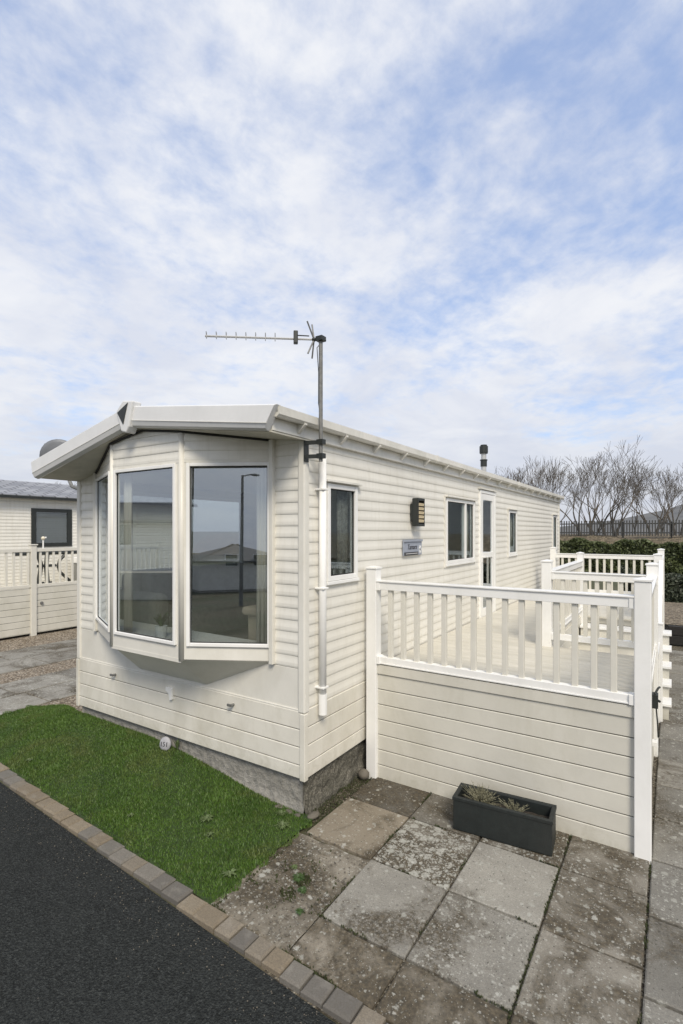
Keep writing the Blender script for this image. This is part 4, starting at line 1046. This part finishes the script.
# pebbles where the lawn meets the corner
rr = random.Random(21)
peb = [(-.06, -.02, .035, 'rounded pebble nearest the home corner'), (-.15, -.015, .040, 'second pebble from the home corner, brown and rounded'), (-.26, -.005, .045, 'largest rounded pebble of the row in the grass edge'), (.06, .05, .05, 'dark stone under the corner of the home')]
for x, y, r_, lb in peb:
    o = MB().ball((0, 0, 0), r_ * rr.uniform(.9, 1.2), r_ * .8, r_ * .7, 12, 8, .22, rr).build('pebble', M['pebble'], smooth=True); o.scale = (1.25, .9, .62); o.location = (x, y, .005 + r_ * .2); o.rotation_euler = (rr.uniform(-.3, .3), rr.uniform(-.3, .3), rr.uniform(0, 3)); tag(o, lb, 'pebble', 'pebbles by the corner of the home')
o = MB().ball((0, 0, 0), .06, .05, .05, 12, 8, .1, rr).build('pebble', M['pebble'], smooth=True); o.location = (.07, .86, .04); tag(o, 'round stone at the foot of the left deck post', 'pebble', 'pebbles by the corner of the home')
def rosette(x, y, n, sp, label, seed, z=None, mat='weed', name='weed', w=.013, h=.03):
    o = tuft(name, (x, y, (lawn_z(x, y) + .008) if z is None else z), int(n * 2.6), h, sp * .8, w * .42, M[mat], label, 'weed', 'weeds on the lawn and slabs', seed, .3); return o
rosette(-.62, -.50, 16, .09, 'pale star-shaped weed in the middle of the lawn', 5)
rosette(-1.2, -.80, 10, .05, 'small weed near the kerb left of centre', 6)
rosette(-.05, -.22, 22, .10, 'leafy weed clump at the right edge of the lawn', 7)
rosette(-.16, -.10, 14, .08, 'ragged weed below the corner pebbles', 8)
rosette(.0, -.85, 20, .09, 'pale weed tuft near the front right corner of the lawn', 9)
rosette(-.45, -.62, 10, .06, 'small dry weed right of the star-shaped one', 10)
rosette(-3.0, -.75, 10, .06, 'small dry weed near the far end of the kerb', 11)
rosette(.42, -.62, 30, .075, 'green moss clump in the stony corner', 12, -.0, 'leaf')
rosette(.52, -.70, 22, .06, 'lower green moss clump in the stony corner', 13, -.0, 'leaf')
rosette(.33, -.55, 14, .05, 'small moss clump near the lawn edge', 14, -.0, 'weed')
rosette(.62, -.86, 14, .05, 'moss clump beside the lower slab joint', 15, -.0, 'leaf')
# moss tufts along the slab joints and the kerb (uncountable)
mj = MB(); rm = random.Random(31)
def moss_at(x, y, s):
    for q in range(3):
        a = rm.uniform(0, 6.283); d = Vector((math.cos(a), math.sin(a), 0)); t = Vector((-d.y, d.x, 0)) * s * .5
        c0 = Vector((x, y, -.006)); mj.quad(c0 - t, c0 + t, c0 + d * s * .5 + Uz * s * rm.uniform(.9, 1.9))
for k in range(5200):
    u = rm.random()
    if u < .42:
        x = rm.choice(U_) + rm.gauss(0, .005); y = rm.uniform(-1.1, 1.0)
    elif u < .75:
        y = rm.choice(V_[:3]) + rm.gauss(0, .005); x = rm.uniform(.13, 2.45)
    else:
        x = rm.uniform(.1, 2.6); y = ky(x) + rm.gauss(.006, .008)
    if math.sin(x * 7.1 + 1.3) + math.sin(y * 8.3) + .6 * math.sin(x * 23 + y * 19) < .1: continue
    moss_at(x, y, rm.uniform(.004, .011))
for k in range(1700):
    a = rm.uniform(0, 6.283); rr_ = abs(rm.gauss(0, .5)); x = .42 + math.cos(a) * rr_ * .20; y = -.64 + math.sin(a) * rr_ * .26
    if .12 < x < .74 and y > ky(x) and math.sin(x * 31) + math.sin(y * 37 + x * 11) > .3: moss_at(x, y, rm.uniform(.005, .014))
for k in range(900):
    moss_at(rm.uniform(-.02, .12), rm.uniform(.0, .95), rm.uniform(.004, .010))
tag(struct('moss', mj, simple('moss_green', (0.05, 0.062, 0.02), .9, var=.5, scale=25), kind='stuff'), 'dark moss in the joints between the paving slabs', 'moss')
# loose stone chips: uncountable
ch = MB(); rc = random.Random(8)
for k in range(420):
    x, y = rc.uniform(.12, .74), rc.uniform(-1.12, -.14)
    if rc.random() < .4: x, y = rc.gauss(.45, .2), rc.gauss(-.75, .2)
    if not (.11 < x < .95 and ky(x) + .01 < y < .0): continue
    s = rc.uniform(.003, .011); ch.ball((x, y, .002 + s * .2), s, s * rc.uniform(.6, 1), s * .5, 5, 3, .3, rc)
for k in range(900):
    x = rc.uniform(-6, 2.5); y = ky(x) - .135 - abs(rc.gauss(0, .16)); s = rc.uniform(.0018, .0055)
    ch.ball((x, y, -.021 + s * .3), s, s * rc.uniform(.6, 1), s * .6, 5, 3, .3, rc)
tag(struct('stone_chips', ch, M['pebble'], kind='stuff'), 'loose stone chips over the dirt corner and along the kerb', 'stones')

# ================================================================== NEIGHBOUR ON THE LEFT
nb = empty('static_caravan', (-11.5, 2.5, 0), 0, 'neighbouring cream caravan with grey tiled roof and a dark framed window', 'caravan')
def np_(m, name, mat, bev=0): return shift(m.build(name, mat, nb, bev=bev), nb)
m = MB(); siding(m, (-11.5, 0, 0), (0, 1, 0), (1, 0, 0), -2.5, 8.5, .3, 3.30, [(3.33, 4.40, 1.98, 3.0)], pitch=.085); np_(m, 'side_wall', M['siding'])
m = MB(); m.box(-14.9, -11.52, -2.48, -2.46, .3, 3.3); m.box(-14.9, -11.52, 8.46, 8.48, .3, 3.3); m.prism([(-14.9, -2.48, 3.3), (-11.52, -2.48, 3.3), (-13.2, -2.48, 3.78)], (0, .02, 0)); m.prism([(-14.9, 8.46, 3.3), (-11.52, 8.46, 3.3), (-13.2, 8.46, 3.78)], (0, .02, 0)); m.box(-14.92, -14.9, -2.5, 8.5, .3, 3.3); np_(m, 'end_wall', M['siding'])
m = MB(); m.box(-14.8, -11.6, -2.4, 8.4, 0, .3); np_(m, 'plinth', M['concrete'])
rf = MB(); rf.prism([(-13.2, -2.7, 3.84), (-11.28, -2.7, 3.325), (-11.28, -2.7, 3.29), (-13.2, -2.7, 3.80)], (0, 11.4, 0)); rf.prism([(-13.2, -2.7, 3.84), (-15.1, -2.7, 3.325), (-15.1, -2.7, 3.29), (-13.2, -2.7, 3.80)], (0, 11.4, 0)); ro = np_(rf, 'roof', M['tiles'])
m = MB(); m.box(-11.34, -11.26, -2.7, 8.7, 3.235, 3.30); g = m.build('gutter', M['dark'], ro); shift(g, nb) if False else None
nw = window(nb, (0, 0, 0), (0, 1, 0), (1, 0, 0), 3.33, 4.40, 1.98, 3.0, fw=.10, proud=.03, mats=(M['dark'], M['glass']), beads=False) if False else None
fr = MB(); X0 = -11.5
fr.box(X0 - .03, X0 + .035, 3.33, 3.45, 1.98, 3.0); fr.box(X0 - .03, X0 + .035, 4.28, 4.40, 1.98, 3.0); fr.box(X0 - .03, X0 + .033, 3.45, 4.28, 1.98, 2.08); fr.box(X0 - .03, X0 + .033, 3.45, 4.28, 2.90, 3.0)
fo = np_(fr, 'window', M['dark'], .004); pn = MB().box(X0 - .01, X0 + .002, 3.44, 4.29, 2.07, 2.91).build('pane', M['glass'], fo); bl = MB().box(X0 - .08, X0 - .05, 3.40, 4.33, 2.03, 2.96).build('blind', M['blind'], fo)
nd = empty('sun_deck', (-9.8, 2.5, 0), 0, 'neighbour deck with cream balustrade and boarded sides left of the gravel', 'deck')
def ndp(m, name, mat, bev=0): return shift(m.build(name, mat, nd, bev=bev), nd)
XF = -9.8
for y in (-.9, 2.56, 6.0):
    ndp(MB().box(XF - .05, XF + .06, y - .06, y + .06, -.02, 2.07), 'post', M['baluster'], .006); ndp(MB().box(XF - .07, XF + .08, y - .08, y + .08, 2.07, 2.095), 'post_cap', M['baluster'], .004)
for a, b in ((-.84, 2.50), (2.62, 5.94)):
    m = MB(); boards(m, (XF, 0, 0), (0, 1, 0), (1, 0, 0), a, b, .05, 1.08, .147, gap=.010, th=.016); ndp(m, 'side_panel', M['deckpanel'])
    ndp(MB().box(XF - .04, XF + .04, a, b, 1.92, 1.995), 'top_rail', M['baluster'], .004); ndp(MB().box(XF - .035, XF + .035, a, b, 1.10, 1.165), 'bottom_rail', M['baluster'], .004)
    n = int((b - a) / .15)
    for k in range(n):
        y = a + (b - a) * (k + .7) / n; ndp(MB().box(XF - .022, XF + .022, y - .022, y + .022, 1.16, 1.93), 'baluster', M['baluster'], .003)
ndp(MB().box(-11.45, XF - .03, -.9, 6.0, .95, 1.02), 'floor', M['deckfloor'])
ndp(MB().tube([(XF + .02, 2.74, .72), (XF + .05, 2.74, .72)], .035, 10), 'knob', M['galv'])
# solar light standing on the neighbour's rail
sl = empty('solar_light', (-9.82, 2.80, 1.995), 0, 'white stake light with a pale globe on the neighbour balustrade', 'garden light')
MB().tube([(0, 0, 0), (0, 0, .20)], .016, 8).build('stem', M['white'], sl); MB().ball((0, 0, .235), .045, .045, .045).build('globe', M['solar'], sl, smooth=True); MB().ball((0.04, .04, .25), .02, .02, .02).build('cap', M['white'], sl)
# black wrought iron stand behind the neighbour's balustrade
wi = empty('iron_stand', (-10.7, 3.4, 1.02), 0, 'black wrought iron frame behind the neighbour balustrade under the dark window', 'garden stand')
def ws(m, name): return shift(m.build(name, M['dark'], wi), wi)
X = -10.7
ws(MB().tube([(X, 2.55, 1.84), (X, 4.25, 1.84)], .045, 6), 'top_bar'); ws(MB().tube([(X, 3.0, 1.52), (X, 3.55, 1.52)], .035, 6), 'middle_bar')
ws(MB().tube([(X, 3.10, 1.84), (X, 3.19, 1.55), (X, 3.12, 1.05)], .055, 6), 'upright'); ws(MB().tube([(X, 3.34, 1.84), (X, 3.31, 1.5), (X, 3.35, 1.05)], .055, 6), 'upright')
ws(MB().tube([(X, 3.12, 1.08), (X, 3.26, 1.08)], .04, 6), 'foot'); ws(MB().tube([(X, 3.33, 1.08), (X, 3.47, 1.08)], .04, 6), 'foot')
ws(MB().tube([(X, 3.78, 1.78), (X, 3.66, 1.66), (X, 3.61, 1.50), (X, 3.66, 1.34), (X, 3.80, 1.20), (X, 3.93, 1.08)], .042, 6), 'curved_bar')
bx_ = empty('storage_box', (-11.0, 4.75, 1.02), 0, 'grey and white storage box on the neighbour deck under the wall', 'storage box')
MB().box(-.3, .3, -.45, .6, 0, .50).build('body', simple('storage_grey', (.26, .26, .24), .6), bx_, bev=.01); MB().box(-.33, .33, -.48, .63, .50, .66).build('lid', M['white'], bx_, bev=.02)

# ================================================================== BACKGROUND RIGHT
# tarred sleepers holding the raised bed
for k, z in enumerate((0.0, .20)):
    o = MB().box(0, 2.6, 0, .14, 0, .19).build('timber_sleeper', M['sleeper'], bev=.01); o.location = (2.50 + .01 * k, 9.40 + .01 * k, z); tag(o, ('lower black sleeper edging the raised bed, resting on the slabs', 'upper black sleeper edging the raised bed behind the deck')[k], 'sleeper', 'black sleepers stacked as the raised bed edge')
def hedge(x0, x1, y0, y1, z0, z1, n, mat, label, seed, leaf=.05, group=None):
    r_ = np.random.default_rng(seed); m = MB()
    root = empty('hedge', ((x0 + x1) / 2, (y0 + y1) / 2, z0), 0, label, 'hedge', group)
    V = []; F = []
    nx_ = max(3, int((x1 - x0) / .3))
    for k in range(n):
        x = r_.uniform(x0, x1); topz = z1 + .13 * math.sin(x * 2.1) + .07 * math.sin(x * 5.3 + 1) ; 
        f = r_.random()
        if f < .45: y = y0 + abs(r_.normal(0, .10)); z = r_.uniform(z0, topz)
        elif f < .85: y = r_.uniform(y0, y1); z = topz - abs(r_.normal(0, .10))
        else: y = r_.uniform(y0, y1); z = r_.uniform(z0, topz)
        y += .08 * math.sin(x * 3.7 + z * 4)
        a = r_.normal(0, 1, 3); a /= np.linalg.norm(a); b = np.cross(a, r_.normal(0, 1, 3)); b /= np.linalg.norm(b); s = leaf * r_.uniform(.5, 1.2)
        c = np.array((x, y, z)); i = len(V); V += [tuple(c - a * s), tuple(c + b * s * .6), tuple(c + a * s), tuple(c - b * s * .6)]; F.append((i, i + 1, i + 2, i + 3))
    m.v = V; m.f = F; shift(m.build('foliage', mat, root), root)
    s = MB(); rr = random.Random(seed)
    x = x0 + .1
    while x < x1:
        s.tube([(x, (y0 + y1) / 2, z0 - .05), (x + rr.uniform(-.1, .1), (y0 + y1) / 2 + rr.uniform(-.1, .1), z0 + (z1 - z0) * .8)], [.02, .008], 5); x += rr.uniform(.25, .5)
    shift(s.build('stems', M['bark'], root), root)
    # inner mass of twigs so the hedge is not see-through
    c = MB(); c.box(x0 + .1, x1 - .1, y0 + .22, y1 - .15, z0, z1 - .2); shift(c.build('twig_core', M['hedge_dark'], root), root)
    return root
hedge(1.2, 9.0, 14.4, 15.6, .0, 1.12, 16000, M['hedge_dark'], 'low dark clipped hedge behind the raised bed at the right edge', 3, .06)
hedge(-9.0, 7.5, 30.2, 31.8, .0, 1.75, 26000, M['hedge'], 'long green hedge at the foot of the trees beyond the deck', 5, .12)
# palisade fence
fe = empty('palisade_fence', (-2, 35, .8), 0, 'dark palisade fence running behind the long green hedge', 'fence')
m = MB(); x = -11.0
while x < 8: m.box(x, x + .075, 35.0, 35.03, .170 + 1.9, 3.10); x += .16
shift(m.build('pales', M['fence'], fe), fe)
for z in (2.25, 2.85): shift(MB().box(-11, 8, 35.04, 35.09, z, z + .07).build('cross_rail', M['fence'], fe), fe)
x = -11.0
while x < 8.1: shift(MB().box(x, x + .09, 35.09, 35.18, .6, 3.0).build('fence_post', M['fence'], fe), fe); x += 2.7

def bare_tree(loc, h, seed, label, lean=0, spread=1.0, stems=1, minr=.007):
    r_ = random.Random(seed); tr = MB(); cr = MB()
    root = empty('bare_tree', loc, 0, label, 'tree', 'bare winter trees beyond the hedge')
    def grow(p, d, L, r, lev):
        pts = [p]; rs = [r]; n = 3 if lev < 2 else 2; q = p.copy(); dd = d.copy()
        for k in range(n):
            dd = (dd + Vector((r_.gauss(0, .10), r_.gauss(0, .10), r_.gauss(.03, .06)))).normalized(); q = q + dd * L / n; pts.append(q.copy()); rs.append(max(minr * .8, r * (1 - .32 * (k + 1) / n)))
        (tr if lev < 2 else cr).tube(pts, rs, 7 if lev == 0 else (5 if lev < 3 else 3), False)
        if lev >= 6: return
        nc = 3 if lev in (0,) else (r_.choice((2, 2, 3)) if lev < 5 else 2)
        for k in range(nc):
            a = r_.uniform(0, 6.283); t = r_.uniform(.18, .55) * spread * (1.15 if lev == 0 else 1)
            if k == 0 and lev < 4: t *= .45
            s = dd.orthogonal().normalized(); s = Matrix.Rotation(a, 3, dd) @ s
            nd_ = (dd * math.cos(t) + s * math.sin(t)); nd_.z += .10; nd_.normalize()
            st = pts[-1] if k < 2 else pts[-2].lerp(pts[-1], .5)
            grow(st, nd_, L * r_.uniform(.70, .90), max(minr, rs[-1] * r_.uniform(.60, .82)), lev + 1)
    for s in range(stems):
        grow(Vector((r_.uniform(-.3, .3), 0, -.2)), Vector((lean + (s - (stems - 1) / 2) * .35, r_.uniform(-.1, .1), 1)).normalized(), h * .205, .024 * h * .62, 0)
    tr.build('trunk', M['bark'], root); cr.build('crown', M['twig'], root); return root
def at(px, d, z=0.0):      # world position for picking tree spots along a bearing
    a = R(33.05); f = Vector((-math.sin(a), math.cos(a), 0)); r = Vector((math.cos(a), math.sin(a), 0))
    p = Vector((2.58, -3.39, 0)) + (f + r * (px - 341.5) / 508) * d; p.z = z; return p
trees = [(505, 40, 7.6, 1, .2, 1.15, 2, 'small bare tree left of the others, above the caravan roof end'),
         (530, 41, 8.6, 2, -.1, 1.1, 2, 'bare tree with fine twigs behind the rear corner of the caravan'),
         (556, 42, 8.2, 3, .1, 1.0, 1, 'thin bare tree just right of the caravan rear corner'),
         (588, 37, 8.4, 4, -.15, 1.1, 2, 'bare forked tree left of the largest tree'),
         (610, 36, 8.6, 5, .05, 1.15, 3, 'largest bare tree with several stems in the middle of the row'),
         (632, 42, 7.0, 6, .15, .9, 1, 'slim bare tree right of the largest tree'),
         (655, 38, 7.8, 7, 0, 1.0, 2, 'bare tree in front of the hill near the right edge'),
         (680, 37, 8.0, 8, -.1, 1.1, 2, 'bare tree cut by the right edge of the photo'),
         (543, 46, 8.6, 9, 0, 1.0, 2, 'further bare tree between the two behind the caravan end'),
         (598, 47, 7.5, 10, 0, 1.0, 2, 'pale further bare tree behind the forked tree'),
         (667, 46, 7.5, 13, 0, 1.0, 2, 'further bare tree behind the pair at the right edge'),
         (50, 30, 6.6, 11, .1, 1.2, 2, 'bare tree showing above the neighbour tiled roof'),
         (72, 31, 6.8, 12, -.1, 1.2, 2, 'bare tree between neighbour roof and caravan left corner')]
for px, d, h, sd_, ln_, sp2, stn, lb in trees: bare_tree(at(px, d, 1.2 if px > 400 else -.1), h, sd_, lb, ln_, sp2, stn, .0095 if d > 34 else .009)

# ================================================================== HOMES ACROSS THE ROAD (seen in the window reflections)
def far_home(name, loc, rz, L, D, he, hr, label, deck=False, hip=False):
    r = empty(name, loc, rz, label, 'house')
    m = MB(); siding(m, (0, 0, 0), (1, 0, 0), (0, -1, 0), 0, L, .2, he, [(L * .30, L * .30 + 1.3, 1.9, 2.8), (L * .62, L * .62 + 1.0, 1.9, 2.8)], pitch=.15)
    m.box(0, .05, 0, D, .2, he); m.box(L - .05, L, 0, D, .2, he); m.box(0, L, D - .05, D, .2, he)
    m.build('wall', M['siding'], r)
    for s0, s1 in ((L * .30, L * .30 + 1.3), (L * .62, L * .62 + 1.0)):
        w_ = window(r, (0, 0, 0), (1, 0, 0), (0, -1, 0), s0, s1, 1.9, 2.8, mats=(M['white'], M['glass']), beads=False)
        MB().box(s0 + .05, s1 - .05, .15, .18, 1.9, 2.8).build('blind', M['blind'], w_)
    q = MB(); i = D * .5 if hip else 0
    ov = .3; a = [(-ov, -ov, he), (L + ov, -ov, he), (L + ov, D + ov, he), (-ov, D + ov, he)]; t0, t1 = (i - 0, D / 2, hr), (L - i, D / 2, hr)
    if not hip: t0, t1 = (-ov, D / 2, hr), (L + ov, D / 2, hr)
    q.v += a + [t0, t1] + [(p[0], p[1], he - .12) for p in a]; q.f += [(0, 1, 5, 4), (1, 2, 5), (2, 3, 4, 5), (3, 0, 4), (0, 6, 7, 1), (1, 7, 8, 2), (2, 8, 9, 3), (3, 9, 6, 0), (6, 9, 8, 7)]
    q.build('roof', M['darkroof'], r)
    MB().box(.05, L - .05, .03, D, 0, .2).build('plinth', M['concrete'], r)
    if deck:
        m = MB(); m.box(0, L, -1.6, -.03, .9, 1.0); m.box(0, L, -1.62, -1.6, .05, 1.0); m.build('deck', M['deckpanel'], r)
        m = MB(); m.box(0, L, -1.62, -1.56, 1.85, 1.92); m.box(0, L, -1.62, -1.56, 1.08, 1.14)
        x = 0
        while x < L: m.box(x, x + .05, -1.61, -1.57, 1.1, 1.9); x += .17
        m.build('balustrade', M['white'], r)
    return r
far_home('holiday_home', (-12.5, -11.0, gz(0, -11.0)), R(180 - 32), 9.5, 3.6, 2.9, 3.7, 'cream holiday home with dark hipped roof and deck reflected in the left bay pane', True, True)
gh = far_home('holiday_home', (11.5, -33.0, gz(0, -33)), R(176), 7.5, 8.0, 2.3, 3.6, 'cream bungalow with low dark roof reflected in the right bay pane', False, True)
far_home('holiday_home', (3.2, -37.5, gz(0, -37)), R(180), 9.0, 6.0, 2.6, 4.4, 'bungalow further off reflected at the left of the right bay pane', False, True)
far_home('holiday_home', (8.2, 11.0, 0), R(-90), 11.0, 3.5, 3.1, 3.7, 'cream holiday home reflected in the caravan side windows', False, False)
lp = empty('street_lamp', (4.1, -20, gz(0, -20)), 0, 'tall grey street lamp reflected in the right bay pane', 'street lamp')
MB().tube([(0, 0, 0), (0, 0, 6.3)], [.10, .06], 10).build('pole', M['galv'], lp); MB().tube([(0, 0, 6.25), (.45, 0, 6.38)], .03, 8).build('arm', M['galv'], lp); MB().ball((.62, 0, 6.36), .24, .09, .07).build('lamp_head', M['grey'], lp, smooth=True)
